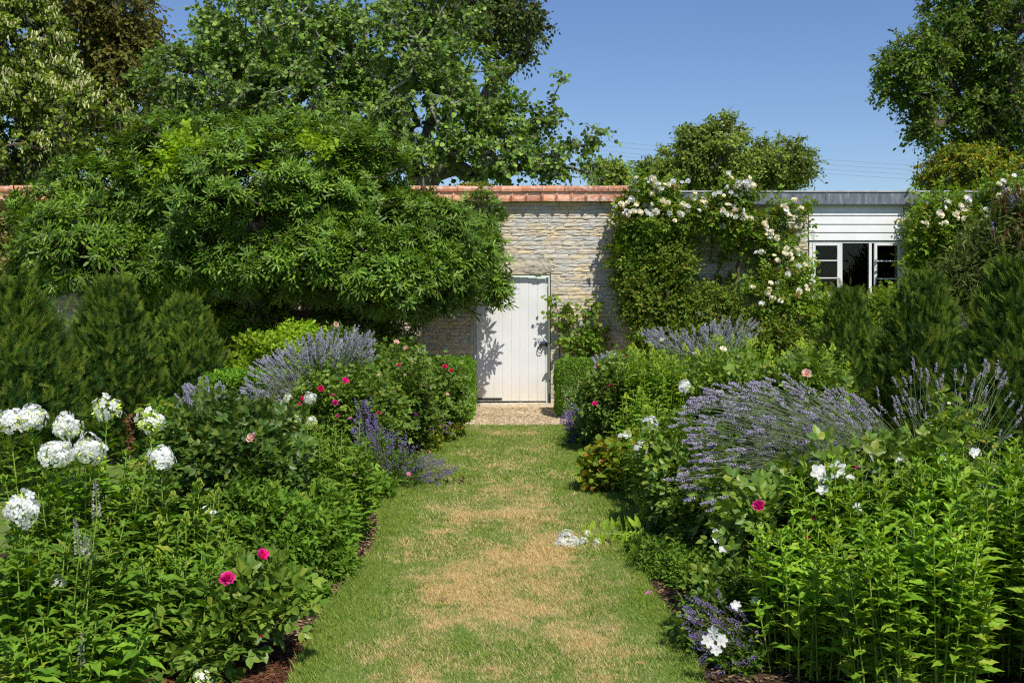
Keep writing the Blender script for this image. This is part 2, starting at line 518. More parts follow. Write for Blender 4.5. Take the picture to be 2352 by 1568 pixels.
M['brown'] = L('bronze_leaf', [(.045, .06, .014), (.08, .09, .018), (.12, .11, .025), (.05, .085, .018)], .5, .25)
M['ash'] = L('ash_leaf', [(.03, .07, .014), (.055, .11, .018), (.10, .165, .024)], .45, .3, clump=.6, gain=1.8)
M['ashfar'] = L('far_tree_leaf', [(.06, .10, .024), (.09, .14, .03), (.13, .19, .04)], .5, .3, clump=.5, gain=2.0)
M['conif'] = L('cypress_leaf', [(.03, .06, .016), (.05, .085, .02), (.075, .11, .028)], .5, .2)
M['yelbush'] = L('golden_bush_leaf', [(.05, .10, .012), (.08, .14, .016), (.10, .15, .018), (.13, .17, .02), (.30, .24, .03)], .5, .3)
M['lavleaf'] = L('lavender_leaf', [(.09, .13, .06), (.14, .18, .085), (.19, .23, .12)], .7, .2)
M['chip'] = leafmat('bark_chip', [(.08, .045, .025), (.20, .11, .05), (.36, .25, .14), (.05, .03, .02)], .9, 0)
M['redchip'] = leafmat('red_mulch', [(.08, .03, .018), (.17, .06, .03), (.26, .11, .05)], .9, 0)
M['stone'] = leafmat('gravel_stone', [(.4, .29, .16), (.6, .47, .3), (.74, .62, .42), (.42, .36, .28)], .9, 0)
M['dryleaf'] = leafmat('dry_leaf', [(.5, .35, .12), (.6, .5, .25), (.3, .12, .05), (.7, .66, .5)], .8, .1)
M['seed'] = leafmat('spent_flower', [(.10, .04, .018), (.18, .08, .03), (.14, .06, .03)], .8, .1)
def petal(name, cols, tr=.35):
    tr += .18
    return leafmat(name, cols, .6, tr, spec=.1, clump=20)
M['pwhite'] = petal('white_petal', [(.74, .75, .70), (.82, .82, .80), (.80, .80, .81)], .25)
M['pcream'] = petal('cream_petal', [(.86, .80, .58), (.88, .85, .72), (.88, .87, .80)], .25)
M['ppale'] = petal('pale_pink_petal', [(.80, .52, .42), (.86, .66, .56), (.88, .74, .64)], .25)
M['pmag'] = petal('magenta_petal', [(.60, .02, .18), (.78, .05, .30), (.85, .11, .42)], .25)
M['pred'] = petal('crimson_petal', [(.58, .01, .07), (.74, .025, .13), (.82, .06, .2)], .25)
M['ppink'] = petal('pink_petal', [(.65, .15, .42), (.75, .25, .55)], .3)
M['plav'] = petal('lavender_floret', [(.31, .28, .38), (.41, .38, .50), (.54, .50, .63), (.44, .41, .42), (.33, .30, .27)], .2)
M['plavfar'] = petal('lavender_floret_far', [(.32, .31, .38), (.42, .41, .50), (.52, .50, .59), (.36, .38, .33)], .2)
M['pcat'] = petal('catmint_floret', [(.19, .14, .34), (.28, .22, .45), (.36, .30, .54), (.26, .2, .26)], .2)
M['pveron'] = petal('pale_floret', [(.5, .45, .45), (.62, .58, .58), (.3, .34, .2)], .2)
M['gold'] = petal('stamen', [(.6, .4, .05), (.7, .5, .1)])

# limestone with ochre, grey and lichen patches
def stonemat():
    m, nt = nodes_of('limestone')
    g = nd(nt, 'NewGeometry')
    c = ramp(nt, g.outputs['Random Per Island'], [(0, (.50, .43, .31)), (.3, (.62, .54, .40)), (.5, (.70, .57, .37)), (.7, (.56, .53, .46)), (1, (.44, .43, .40))])
    fine = ramp(nt, noise(nt, 22, 6, .7, mscale=(.6, 1, 1.6)), [(.3, (.55, .55, .55)), (.5, (1, 1, 1)), (.72, (1.25, 1.22, 1.15))])
    c = mixc(nt, 1.0, c, fine, 'MULTIPLY')
    grey = ramp(nt, noise(nt, 3.2, 6, .7, mscale=(.7, 1, 1.2)), [(.46, (0, 0, 0)), (.58, (1, 1, 1))])
    c = mixc(nt, mixc(nt, .62, (0, 0, 0), grey), c, (.54, .54, .52))
    ochre = ramp(nt, noise(nt, 1.6, 6, .7), [(.52, (0, 0, 0)), (.64, (1, 1, 1))])
    c = mixc(nt, mixc(nt, .5, (0, 0, 0), ochre), c, (.74, .52, .23))
    dk = ramp(nt, noise(nt, 6, 8, .8), [(.62, (0, 0, 0)), (.7, (1, 1, 1))])
    c = mixc(nt, mixc(nt, .45, (0, 0, 0), dk), c, (.13, .12, .09))
    p = nd(nt, 'BsdfPrincipled'); p.inputs['Roughness'].default_value = .93; p.inputs['Specular IOR Level'].default_value = .15
    nt.links.new(c, p.inputs['Base Color'])
    b = nd(nt, 'Bump'); b.inputs['Strength'].default_value = 1; b.inputs['Distance'].default_value = .012
    nt.links.new(noise(nt, 26, 8, .7, mscale=(.6, 1, 1.4)), b.inputs['Height']); nt.links.new(b.outputs[0], p.inputs['Normal'])
    o = nd(nt, 'OutputMaterial'); nt.links.new(p.outputs[0], o.inputs[0])
    return m
M['limestone'] = stonemat()
M['mortar'] = simple('mortar', [(.3, (.42, .35, .25)), (.7, (.60, .51, .38))], 14, .95, .1)
def tilemat():
    m, nt = nodes_of('clay_tile')
    g = nd(nt, 'NewGeometry')
    c = ramp(nt, g.outputs['Random Per Island'], [(0, (.34, .13, .07)), (.5, (.54, .22, .11)), (1, (.64, .30, .17))])
    li = ramp(nt, noise(nt, 9, 8, .75), [(.49, (0, 0, 0)), (.60, (1, 1, 1))])
    c = mixc(nt, mixc(nt, .7, (0, 0, 0), li), c, (.62, .56, .48))
    dk = ramp(nt, noise(nt, 5, 6, .7), [(.6, (0, 0, 0)), (.7, (1, 1, 1))])
    c = mixc(nt, mixc(nt, .5, (0, 0, 0), dk), c, (.16, .09, .06))
    p = nd(nt, 'BsdfPrincipled'); p.inputs['Roughness'].default_value = .9
    nt.links.new(c, p.inputs['Base Color']); o = nd(nt, 'OutputMaterial'); nt.links.new(p.outputs[0], o.inputs[0])
    return m
M['tile'] = tilemat()
def doormat():
    m, nt = nodes_of('door_paint')
    g = nd(nt, 'NewGeometry'); sep = nd(nt, 'SeparateXYZ'); nt.links.new(g.outputs['Position'], sep.inputs[0])
    mr = nd(nt, 'MapRange'); mr.inputs[1].default_value = .05; mr.inputs[2].default_value = .55; mr.inputs[3].default_value = 1; mr.inputs[4].default_value = 0
    nt.links.new(sep.outputs[2], mr.inputs[0])
    mm = nd(nt, 'Math', operation='MULTIPLY'); nt.links.new(mr.outputs[0], mm.inputs[0]); nt.links.new(noise(nt, 7, 6, .7, mscale=(1.5, 1, .5)), mm.inputs[1])
    base = ramp(nt, noise(nt, 3, 4), [(.3, (.70, .70, .70)), (.7, (.77, .77, .77))])
    c = mixc(nt, mm.outputs[0], base, (.62, .52, .34))
    p = nd(nt, 'BsdfPrincipled'); p.inputs['Roughness'].default_value = .5
    nt.links.new(c, p.inputs['Base Color']); o = nd(nt, 'OutputMaterial'); nt.links.new(p.outputs[0], o.inputs[0])
    return m
M['door'] = doormat()
def glassmat():
    m, nt = nodes_of('window_glass')
    t = nd(nt, 'BsdfTransparent'); t.inputs[0].default_value = (.85, .88, .86, 1)
    gl = nd(nt, 'BsdfGlossy'); gl.inputs['Roughness'].default_value = .02
    fr = nd(nt, 'Fresnel'); fr.inputs[0].default_value = 1.5
    mx = nd(nt, 'MixShader'); ml = nd(nt, 'Math', operation='MULTIPLY'); ml.inputs[1].default_value = .35; nt.links.new(fr.outputs[0], ml.inputs[0]); nt.links.new(ml.outputs[0], mx.inputs[0]); nt.links.new(t.outputs[0], mx.inputs[1]); nt.links.new(gl.outputs[0], mx.inputs[2])
    o = nd(nt, 'OutputMaterial'); nt.links.new(mx.outputs[0], o.inputs[0])
    return m
M['glass'] = glassmat()

# ------------------------------------------------------------------ ground
WALL_Y = 17.5
mb = MB(); mb.add([(-1500, -300, 0), (1500, -300, 0), (1500, 2500, 0), (-1500, 2500, 0)], [(0, 1, 2, 3)])
tag(mb.build('ground', M['lawn']), kind='structure')

def lawn_edge(y, side):
    if side < 0:
        return -.84 + .03 * math.sin(y * 2.1) - .10 * math.exp(-((y - 8.6) / .8) ** 2)
    return .72 + .02 * math.sin(y * 2.7 + 1) + .34 * math.exp(-((y - 8.3) / .75) ** 2) - .05 * math.exp(-((y - 14) / 1.5) ** 2)
ys = np.linspace(1.5, 14.25, 90)
top = []; side_l = []; side_r = []
mb = MB()
Lx = np.array([lawn_edge(y, -1) for y in ys]); Rx = np.array([lawn_edge(y, 1) for y in ys])
K = 14; g = np.zeros((len(ys), K, 3))
for k in range(K):
    s = k / (K - 1); g[:, k, 0] = Lx * (1 - s) + Rx * s; g[:, k, 1] = ys
    g[:, k, 2] = .038 + .006 * wob(np.stack([g[:, k, 0] * 3, ys * 3, 0 * ys], -1)) - (.012 if k in (0, K - 1) else 0)
def grid_faces(a, b):
    i = np.arange(a * b).reshape(a, b)
    return np.stack([i[:-1, :-1], i[:-1, 1:], i[1:, 1:], i[1:, :-1]], -1).reshape(-1, 4)
mb.add(g, grid_faces(len(ys), K), 0, True)
for col_, sgn in ((g[:, 0], -1), (g[:, -1], 1)):
    lowv = col_ * [1, 1, 0] + [sgn * .015, 0, .002]
    mb.add(np.stack([col_, lowv], 1), grid_faces(len(ys), 2), 1)
low = g[-1] * [1, 1, 0] + [0, .015, .002]
mb.add(np.stack([g[-1], low], 0), grid_faces(2, K), 1)
tag(mb.build('lawn', [M['lawn'], M['soil']]), kind='structure')

def bed(name, x0, x1, y0, y1, z, amp, mat, n=60, k=90):
    gx, gy = np.meshgrid(np.linspace(x0, x1, n), np.linspace(y0, y1, k))
    p = np.stack([gx, gy, gx * 0], -1)
    p[..., 2] = z + amp * (wob(p, 6) * .6 + wob(p, 15, 2) * .4)
    m_ = MB(); m_.add(p, grid_faces(k, n), 0, True)
    return tag(m_.build(name, mat), kind='structure')
bed('left_flower_bed', -3.05, -.80, 1.5, 14.2, .018, .010, M['soil'])
bed('right_flower_bed', .68, 3.05, 1.5, 14.2, .018, .010, M['soil'])
bed('gravel_path', -3.2, 3.2, 14.3, 16.9, .014, .004, M['gravel'], 50, 30)
bed('wall_border', -9.5, -.75, 16.9, 17.6, .02, .01, M['soil'], 60, 8)
bed('wall_border', .9, 9.5, 16.9, 17.6, .02, .01, M['soil'], 60, 8)
bed('gravel_path', -.75, .9, 16.9, 17.48, .014, .004, M['gravel'], 20, 8)

# grass blades on the lawn: uncountable
def blades(n, y0, y1, h, w, bias=1.0, rng=R):
    y = y0 + (y1 - y0) * rng.random(n) ** bias
    s = rng.random(n)
    lx = np.interp(y, ys, Lx) - .02; rx = np.interp(y, ys, Rx) + .02
    x = lx + (rx - lx) * s
    dens = wob(np.stack([x * 4, y * 4, 0 * x], -1)) * .5 + .5
    hh = h * rng.uniform(.5, 1.3, n) * (.75 + .5 * dens)
    edge = np.minimum(s, 1 - s) * (rx - lx)
    hh *= 1 + 1.1 * np.exp(-edge / .04) * rng.random(n)
    bulge = np.exp(-((y - 8.5) / .7) ** 2) * np.clip((x - .3) / .5, 0, 1)
    hh *= 1 + 1.3 * bulge
    a = rng.uniform(0, 6.283, n); lean = rng.uniform(.15, 1.0, n)
    ax = np.stack([np.cos(a) * lean, np.sin(a) * lean, np.ones(n)], -1)
    nn = np.stack([np.cos(a + 1.57), np.sin(a + 1.57), np.zeros(n)], -1) + rng.normal(0, .3, (n, 3))
    return np.stack([x, y, np.full(n, .03)], -1), ax, nn, hh, w
BL = [ribbon([(0, .5), (.55, .42), (1, .05)], d) for d in (.0, .25, .5)]
mb = MB()
for n, y0, y1, h, w in ((130000, 4.2, 6.5, .024, .0028), (110000, 6.5, 9.5, .026, .0040), (90000, 9.5, 14.25, .030, .0060)):
    p, ax, nn, hh, w = blades(n, y0, y1, h, w)
    scatter(mb, BL, p, ax, nn, hh, w / hh)
tag(mb.build('lawn_grass', M['blade']), 'short mown grass with straw coloured dry patches on the lawn path', 'grass', kind='stuff')
# longer tufts where the mower does not reach
mb = MB()
for (u, v, n, sp, h) in ((1415, 1120, 260, .16, .10), (1450, 1150, 200, .16, .09), (1375, 1090, 140, .12, .08), (1350, 1060, 120, .1, .07), (850, 1150, 120, .08, .06), (1345, 1340, 140, .10, .05),
                         (800, 1345, 120, .05, .05), (1480, 1170, 200, .16, .07), (1440, 1395, 120, .12, .045), (1100, 1180, 60, .12, .04), (1010, 1030, 120, .1, .07), (1320, 1010, 160, .1, .07)):
    Y = F * (H - .03) / (v - HV); c = P(u, v, Y)
    p = np.stack([c[0] + R.normal(0, sp, n), c[1] + R.normal(0, sp * 1.6, n), np.full(n, .02)], -1)
    a = R.uniform(0, 6.283, n); l = R.uniform(.1, .9, n)
    scatter(mb, BL, p, np.stack([np.cos(a) * l, np.sin(a) * l, np.ones(n)], -1), np.stack([-np.sin(a), np.cos(a), 0 * a + .2], -1), h * R.uniform(.5, 1.2, n), .05)
for k in range(70):
    y_ = R.uniform(4.4, 13); x_ = R.uniform(-.8, .65); n = 26; h = R.uniform(.03, .055)
    p = np.stack([x_ + R.normal(0, .035, n), y_ + R.normal(0, .05, n), np.full(n, .03)], -1); a = R.uniform(0, 6.283, n); l = R.uniform(.2, 1.3, n)
    scatter(mb, BL, p, np.stack([np.cos(a) * l, np.sin(a) * l, np.ones(n)], -1), np.stack([-np.sin(a), np.cos(a), 0 * a + .2], -1), h * R.uniform(.5, 1.2, n), .10)
tag(mb.build('long_grass', M['mint']), 'longer green grass tufts along the lawn edges', 'grass', kind='stuff')

# chips, stones and fallen leaves
def litter(name, mat, label, cat, spots, size, tpl=SMALLR, zoff=.025, flat=.35):
    mb = MB()
    for (x0, x1, y0, y1, n) in spots:
        p = np.stack([R.uniform(x0, x1, n), R.uniform(y0, y1, n), np.full(n, zoff)], -1)
        a = R.uniform(0, 6.283, n)
        scatter(mb, tpl, p, np.stack([np.cos(a), np.sin(a), R.normal(0, .15, n)], -1), UP + R.normal(0, flat, (n, 3)), size * R.uniform(.4, 1.5, n), R.uniform(.4, 1.1, n))
    return tag(mb.build(name, mat), label, cat, kind='stuff')
litter('bark_chips', M['chip'], 'brown bark chips scattered over the soil of the beds', 'bark chips', [(-1.25, -.85, 4.4, 8.2, 4200), (.75, 1.2, 4.4, 9.5, 3800), (-3, -1.2, 4, 14, 2500), (1.2, 3, 4, 14, 2500)], .022)
litter('red_mulch', M['redchip'], 'reddish brown shredded mulch at the bottom left edge of the lawn', 'mulch', [(-1.35, -.86, 4.2, 4.95, 5200)], .03, NARROW, .03, .8)
litter('gravel_stones', M['stone'], 'small tan gravel stones in front of the white door', 'gravel', [(-1.3, 1.1, 14.3, 17.2, 9000)], .022, SMALLR, .022, .5)
# each fallen leaf on the lawn can be counted
k_ = 0
for (u, v, s) in ((1010, 1372, .05), (1165, 1158, .03), (1180, 1415, .03), (952, 1460, .035), (1125, 1480, .03), (1575, 1400, .05), (1590, 1433, .045), (1410, 1445, .03),
                  (1545, 1478, .045), (1640, 1470, .04), (1165, 1570, .04), (1232, 1565, .035), (1480, 1525, .04), (1215, 1112, .05), (1230, 1114, .035), (1460, 1325, .03), (1500, 1357, .05), (1140, 1535, .03), (885, 1550, .03), (1302, 1012, .05)):
    Y = F * (H - .05) / (v - HV); c = P(u, v, Y)
    mb = MB(); a = R.uniform(0, 6.28)
    scatter(mb, OVAL, [c - [0, 0, .0]], [math.cos(a), math.sin(a), .1], UP + R.normal(0, .2, 3), s)
    o = mb.build('fallen_leaf', M['ppink'] if (u, v) == (1500, 1357) else M['dryleaf'])
    tag(o, 'small dry fallen leaf lying on the lawn' if (u, v) != (1500, 1357) else 'pink fallen petals on the lawn near the right bed', 'fallen leaf', 'fallen leaves scattered on the lawn' if (u, v) != (1500, 1357) else None); k_ += 1
# dry twig with brown leaves
Y = F * (H - .05) / (1110 - HV)
tw = thing('dry_twig', P(1030, 1110, Y) + [0, 0, .02], 'dry brown twig with shrivelled leaves lying on the lawn beside the purple catmint', 'twig')
path = np.array([P(u, v, Y) + [0, 0, .015 + .02 * (i % 2)] for i, (u, v) in enumerate([(992, 1111), (1010, 1108), (1030, 1112), (1050, 1110), (1070, 1108)])])
mb = MB(); tubes(mb, path, .004, 4); mb.build('stem', M['darkstem'], tw)
for q in range(5):
    for j in range(5):
        mb = MB(); scatter(mb, OVAL, [path[q] + R.normal(0, .02, 3) * [1.6, 1, .4]], R.normal(0, 1, 3), UP + R.normal(0, .5, 3), .045); mb.build('dry_leaf', M['seed'], tw)

# ------------------------------------------------------------------ garden wall with door
def stones(mb, x0, x1, z0, z1, yf, holes, hmin=.038, hmax=.078, lmin=.10, lmax=.34, rng=R, amp=.008):
    z = z0
    while z < z1 - .02:
        h = min(rng.uniform(hmin, hmax), z1 - z)
        x = x0 + rng.uniform(-.3, 0)
        while x < x1:
            l = rng.uniform(lmin, lmax) * (1.3 if h > .07 else 1)
            a, b = max(x, x0), min(x + l, x1)
            x += l
            segs = [(a, b)]
            for (hx0, hx1, hz0, hz1) in holes:
                if z + h * .5 > hz0 and z + h * .5 < hz1:
                    ns = []
                    for (s, e) in segs:
                        if e <= hx0 or s >= hx1: ns.append((s, e)); continue
                        if s < hx0: ns.append((s, hx0))
                        if e > hx1: ns.append((hx1, e))
                    segs = ns
            for (s, e) in segs:
                if e - s < .03: continue
                g_ = .0025; nx = max(3, int((e - s) / .05)); nz = 4
                X, Z = np.meshgrid(np.linspace(s + g_, e - g_, nx), np.linspace(z + g_, z + h - g_, nz))
                off = rng.uniform(-.006, .007)
                Yv = np.full_like(X, yf + off) + rng.normal(0, amp * .45, X.shape)
                Yv[0] += .004; Yv[-1] += .005; Yv[:, 0] += .005; Yv[:, -1] += .005
                Zv = Z + rng.normal(0, .002, X.shape); Xv = X
                V = np.stack([Xv, Yv, Zv], -1)
                mb.add(V, grid_faces(nz, nx)[:, ::1], 0)
                # returns into the joint
                for edge in (V[0], V[-1], V[:, 0], V[:, -1]):
                    back = edge.copy(); back[:, 1] = yf + .02
                    mb.add(np.stack([edge, back], 0), grid_faces(2, len(edge)), 0)
        z += h
DX0, DX1, DTOP = (1088 - CU) * WALL_Y / F, (1265 - CU) * WALL_Y / F, H - (632 - HV) * WALL_Y / F
WX0, WX1 = (1857 - CU) * WALL_Y / F, (2077 - CU) * WALL_Y / F
WZ0, WZ1 = H - (690 - HV) * WALL_Y / F, 3.16
XS = (1442 - CU) * WALL_Y / F            # where the outbuilding begins
WTOP = 3.17
wall = thing('garden_wall', (-1, WALL_Y + .2, 0), 'pale coursed limestone garden wall with red clay tile coping and white door', 'wall')
mb = MB(); stones(mb, -15.5, XS, 0, WTOP, WALL_Y, [(DX0, DX1, 0, DTOP + .02), (-.45, .6, DTOP, DTOP + .27)])
yb = WALL_Y + .016
mb.box((-15.5, yb, 0), (DX0, WALL_Y + .5, WTOP), 1); mb.box((DX1, yb, 0), (XS, WALL_Y + .5, WTOP), 1); mb.box((DX0, yb, DTOP + .012), (DX1, WALL_Y + .5, WTOP), 1)
for xj, sg in ((DX0, -1), (DX1, 1)):     # jamb stones
    z = 0
    while z < DTOP - .05:
        h = R.uniform(.1, .22); h = min(h, DTOP - z)
        a = xj - (.004 if sg < 0 else 0); 
        mb.box((min(xj, xj + sg * .05) , WALL_Y - .006, z + .006), (max(xj, xj + sg * .05), WALL_Y + .24, z + h - .006), 0)
        z += h
# weathered lintel with an eroded underside
nx, nz = 60, 16
X, Z = np.meshgrid(np.linspace(-.45, .6, nx), np.linspace(0, 1, nz))
under = DTOP + .02 + .022 * np.sin(X[0] * 9 + 1) + .012 * np.sin(X[0] * 27) + .008 * R.normal(0, 1, nx) - .05 * np.clip((-X[0] - .2), 0, 1)
under = np.where((X[0] > DX1) | (X[0] < DX0), DTOP, under)
Zr = under[None, :] + (DTOP + .27 - under[None, :]) * Z
pp = np.stack([X * 6, X * 0, Zr * 9], -1)
Yr = WALL_Y + .004 + .012 * wob(pp, 1.0) + .008 * wob(pp, 2.7, 1) + R.normal(0, .003, X.shape) + .02 * np.clip(.12 - Z, 0, 1) / .12
V = np.stack([X, Yr, Zr], -1); mb.add(V, grid_faces(nz, nx), 2, True)
bk = V[0].copy(); bk[:, 1] = WALL_Y + .3; mb.add(np.stack([V[0], bk], 0), grid_faces(2, nx), 0)
for xx in (V[:, 0], V[:, -1]):
    bk = xx.copy(); bk[:, 1] = WALL_Y + .045; mb.add(np.stack([xx, bk], 0), grid_faces(2, len(xx)), 0)
M['lintel'] = simple('weathered_lintel', [(.28, (.17, .15, .11)), (.42, (.40, .37, .31)), (.55, (.54, .48, .36)), (.7, (.60, .54, .42)), (.8, (.46, .46, .44))], 7, .95, .1, 9, bump=.02, bscale=24)
mb.build('stonework', [M['limestone'], M['mortar'], M['lintel']], wall)
# coping: long ridge bricks above, pantiles with a roll below
mb = MB(); x = -15.6; k = 0
EZ = H - (460 - HV) * 17.3 / F; RZ = H - (438 - HV) * 17.4 / F; TZ = H - (425 - HV) * 17.45 / F
while x < XS + .02:
    w = .225 + R.uniform(-.006, .006); dz = R.uniform(-.006, .006); n = 12
    s = np.linspace(0, 1, n)
    prof = .045 * np.exp(-((s - .90) / .10) ** 2)
    xs_ = x + s * w
    if xs_[-1] > XS + .1: break
    front = np.stack([xs_, np.full(n, WALL_Y - .135) - prof * 1.0, EZ + dz - .012 * s + prof * .1 + .0 * s], -1)
    ftop = front + [0, .004, .03]; ftop[:, 2] = EZ + dz + .035 + prof
    back = np.stack([xs_, np.full(n, WALL_Y + .1), RZ + .012 + prof * .6], -1)
    bot = front.copy(); bot[:, 1] = WALL_Y + .1; bot[:, 2] += .05
    V = np.stack([bot, front, ftop, back], 0)
    mb.add(V, grid_faces(4, n), 0)
    for e in (0, -1):
        mb.add(V[:, e], [(0, 1, 2, 3)], 0)
    x += w + .002; k += 1
mb.box((-15.6, WALL_Y - .09, WTOP - .012), (XS, WALL_Y + .45, EZ + .045), 1)
mb.box((-15.6, WALL_Y - .02, EZ + .045), (XS, WALL_Y + .42, RZ + .008), 1)
x = -15.6
while x < XS:
    w = R.uniform(.30, .36); x1 = min(x + w, XS + .01); dz = R.uniform(-.006, .006); dy = R.uniform(-.008, .008)
    prof = [(-.06, RZ - .004), (-.065, RZ + .035), (-.04, TZ - .02), (.03, TZ), (.22, TZ + .008), (.4, TZ - .03), (.42, RZ)]
    V = np.array([[(xx, WALL_Y + a + dy, b + dz) for a, b in prof] for xx in (x + .003, x1 - .003)])
    mb.add(V, grid_faces(2, len(prof)), 0); mb.add(V[0], [tuple(range(len(prof)))], 0); mb.add(V[1], [tuple(range(len(prof)))], 0)
    x += w
mb.build('tile_coping', [M['tile'], M['mortar']], wall)
# moss lump on the coping, above the fig
mb = MB(); bp, bd = blob_pts([blob(1090, 424, 17.55, 42, 5, .12)], 500, .5)
scatter(mb, SMALLR, bp, R.normal(0, 1, (500, 3)), UP + bd, .03); mb.build('lichen', M['cranes'], wall)
# door step
mb = MB(); n = 30; X = np.linspace(DX0 - .06, DX1 + .14, n)
f0 = np.stack([X, WALL_Y - .07 + .012 * np.sin(X * 7) + R.normal(0, .004, n), np.full(n, .01)], -1); f1 = f0.copy(); f1[:, 2] = .052 + .008 * np.sin(X * 5) + R.normal(0, .003, n); f2 = f1.copy(); f2[:, 1] = WALL_Y + .3; f2[:, 2] = .06
mb.add(np.stack([f0, f1, f2], 0), grid_faces(3, n), 0)
for e in (0, -1): mb.add([f0[e], f1[e], f2[e], (f2[e][0], f2[e][1], .01)], [(0, 1, 2, 3)], 0)
mb.build('doorstep', [M['limestone']], wall)
# plank door
YD = WALL_Y + .115
mb = MB(); dx0, dx1 = DX0 + .035, DX1 - .075
nb = 8; bw = (dx1 - dx0) / nb
for i in range(nb):
    a, b = dx0 + i * bw, dx0 + (i + 1) * bw
    zt = DTOP - .055 + .03 * math.sin(math.pi * (i + .5) / nb)
    yy = YD + R.uniform(-.0012, .0012); c = .007
    prof = [(a, yy + .03), (a, yy + c), (a + c, yy), (b - c, yy), (b, yy + c), (b, yy + .03)]
    V = np.array([[(px, py, zz) for px, py in prof] for zz in (.085, zt)])
    mb.add(V, grid_faces(2, 6), 0); mb.add(V[1], [tuple(range(6))], 0); mb.add(V[0], [tuple(range(6))], 0)
mb.box((dx0, YD + .032, .085), (dx1, YD + .05, DTOP - .06), 0)
door = mb.build('door', M['door'], wall)
mb = MB(); mb.box((dx1 + .006, YD + .008, .065), (dx1 + .045, YD + .07, DTOP - .03)); mb.box((DX0 + .001, YD + .02, .065), (dx0 - .004, YD + .07, DTOP - .05))
mb.build('door_frame', M['white'], wall, .004)
mb = MB(); hy = YD - .008; hz = H - (916 - HV) * YD / F
mb.box((dx0 + .005, hy, hz - .016), (dx0 + .40, YD - .001, hz + .016))
for i in range(7): mb.box((dx0 + .14 + i * .034, hy - .004, hz - .02), (dx0 + .152 + i * .034, hy - .0005, hz + .02))
mb.box((DX0 + .004, hy + .004, hz - .07), (DX0 + .028, YD + .018, hz + .09)); mb.box((DX0 + .03, hy - .006, hz - .03), (dx0 + .004, hy + .012, hz + .03))
mb.build('strap_hinge', M['black'], door)
hx, hz = (1242 - CU) * YD / F, H - (792 - HV) * YD / F
mb = MB()
a = np.linspace(0, 2 * math.pi, 17); cyl = [(hx + .0, hz)]
ring = np.stack([hx - .012 + .04 * np.cos(a), np.full(17, YD - .035), hz - .07 + .055 * np.sin(a)], -1); tubes(mb, ring, .006, 6)
disc = np.stack([hx + .0 * a[:2], [YD - .04, YD - .002], hz + 0 * a[:2]], -1); tubes(mb, disc, .026, 12)
mb.add([(hx + .026 * math.cos(t), YD - .0405, hz + .026 * math.sin(t)) for t in np.linspace(0, 2 * math.pi, 12, endpoint=False)], [tuple(range(12))])
mb.build('ring_handle', M['black'], door)
mb = MB(); mb.box((hx + .02, YD - .03, hz - .002), (dx1 + .03, YD - .012, hz + .018)); mb.box((dx1 - .002, YD - .035, hz - .03), (dx1 + .02, YD + .006, hz + .05)); mb.box((dx1 - .06, YD - .036, hz - .012), (dx1 - .045, YD - .0025, hz + .03))
mb.build('latch_bar', M['black'], door, .002)

# ------------------------------------------------------------------ outbuilding
ob = thing('outbuilding', (4.5, WALL_Y + 2, 0), 'flat roofed stone outbuilding with lead edged roof and white framed window', 'outbuilding')
BX1 = 14.0
mb = MB(); stones(mb, XS, BX1, 0, 3.12, WALL_Y + .012, [(WX0, WX1, WZ0, 9)])
mb.box((XS, yb + .012, 0), (WX0, WALL_Y + .45, 3.12), 1); mb.box((WX1, yb + .012, 0), (BX1, WALL_Y + .45, 3.12), 1); mb.box((WX0, yb + .012, 0), (WX1, WALL_Y + .45, WZ0), 1)
mb.build('wall', [M['limestone'], M['mortar']], ob)
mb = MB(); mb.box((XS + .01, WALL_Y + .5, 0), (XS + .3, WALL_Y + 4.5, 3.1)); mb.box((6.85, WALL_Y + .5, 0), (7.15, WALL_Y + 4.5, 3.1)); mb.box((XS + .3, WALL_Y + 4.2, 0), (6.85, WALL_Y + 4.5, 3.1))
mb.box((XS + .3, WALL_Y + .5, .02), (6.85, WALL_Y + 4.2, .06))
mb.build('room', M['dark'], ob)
FX1 = (2260 - CU) * 17.28 / F; FB = H - (467 - HV) * 17.28 / F; FT = H - (439.5 - HV) * 17.28 / F
mb = MB(); mb.box((XS + .012, WALL_Y - .095, FB), (FX1, WALL_Y + 4.7, FT), 0)
x = XS + .012
mb.box((XS + .005, WALL_Y - .11, FT + .002), (FX1 + .01, WALL_Y + 4.7, FT + .024), 1)
while x < FX1 - 1:
    x += R.uniform(.9, 1.9)
    if x < FX1 - .1: mb.box((x, WALL_Y - .103, FB + .004), (x + .018, WALL_Y - .096, FT - .002), 0)
mb.box((XS + .02, WALL_Y - .07, FB - .018), (FX1 - .03, WALL_Y + .4, FB - .001), 1)
mb.build('roof', [M['lead'], M['leadtop']], ob)
# weatherboards over the window
mb = MB(); zb = [H - (v - HV) * 17.45 / F for v in (468, 494.5, 514.6, 533.6, 552)]
for i in range(4):
    z1, z0 = zb[i], zb[i + 1]
    V = np.array([[(xx, WALL_Y + .03, z1 + .004), (xx, WALL_Y + .018, z1 - .004), (xx, WALL_Y + .006, z0 + .012), (xx, WALL_Y + .006, z0 + .004), (xx, WALL_Y + .03, z0 + .004)] for xx in (WX0 + .012, WX1 - .012)])
    mb.add(V, grid_faces(2, 5)); mb.add(V[0], [(0, 1, 2, 3, 4)]); mb.add(V[1], [(0, 1, 2, 3, 4)])
mb.box((WX0 + .01, WALL_Y + .032, zb[-1]), (WX1 - .01, WALL_Y + .1, zb[0] + .06))
mb.build('weatherboarding', M['white'], ob)
YW = WALL_Y + .03
def px(u): return (u - CU) * YW / F
def pz(v): return H - (v - HV) * YW / F
win = MB()
def bar(m_, u0, u1, v0, v1, y0=0.0, y1=.06): m_.box((px(u0), YW + y0, pz(v1)), (px(u1), YW + y1, pz(v0)))
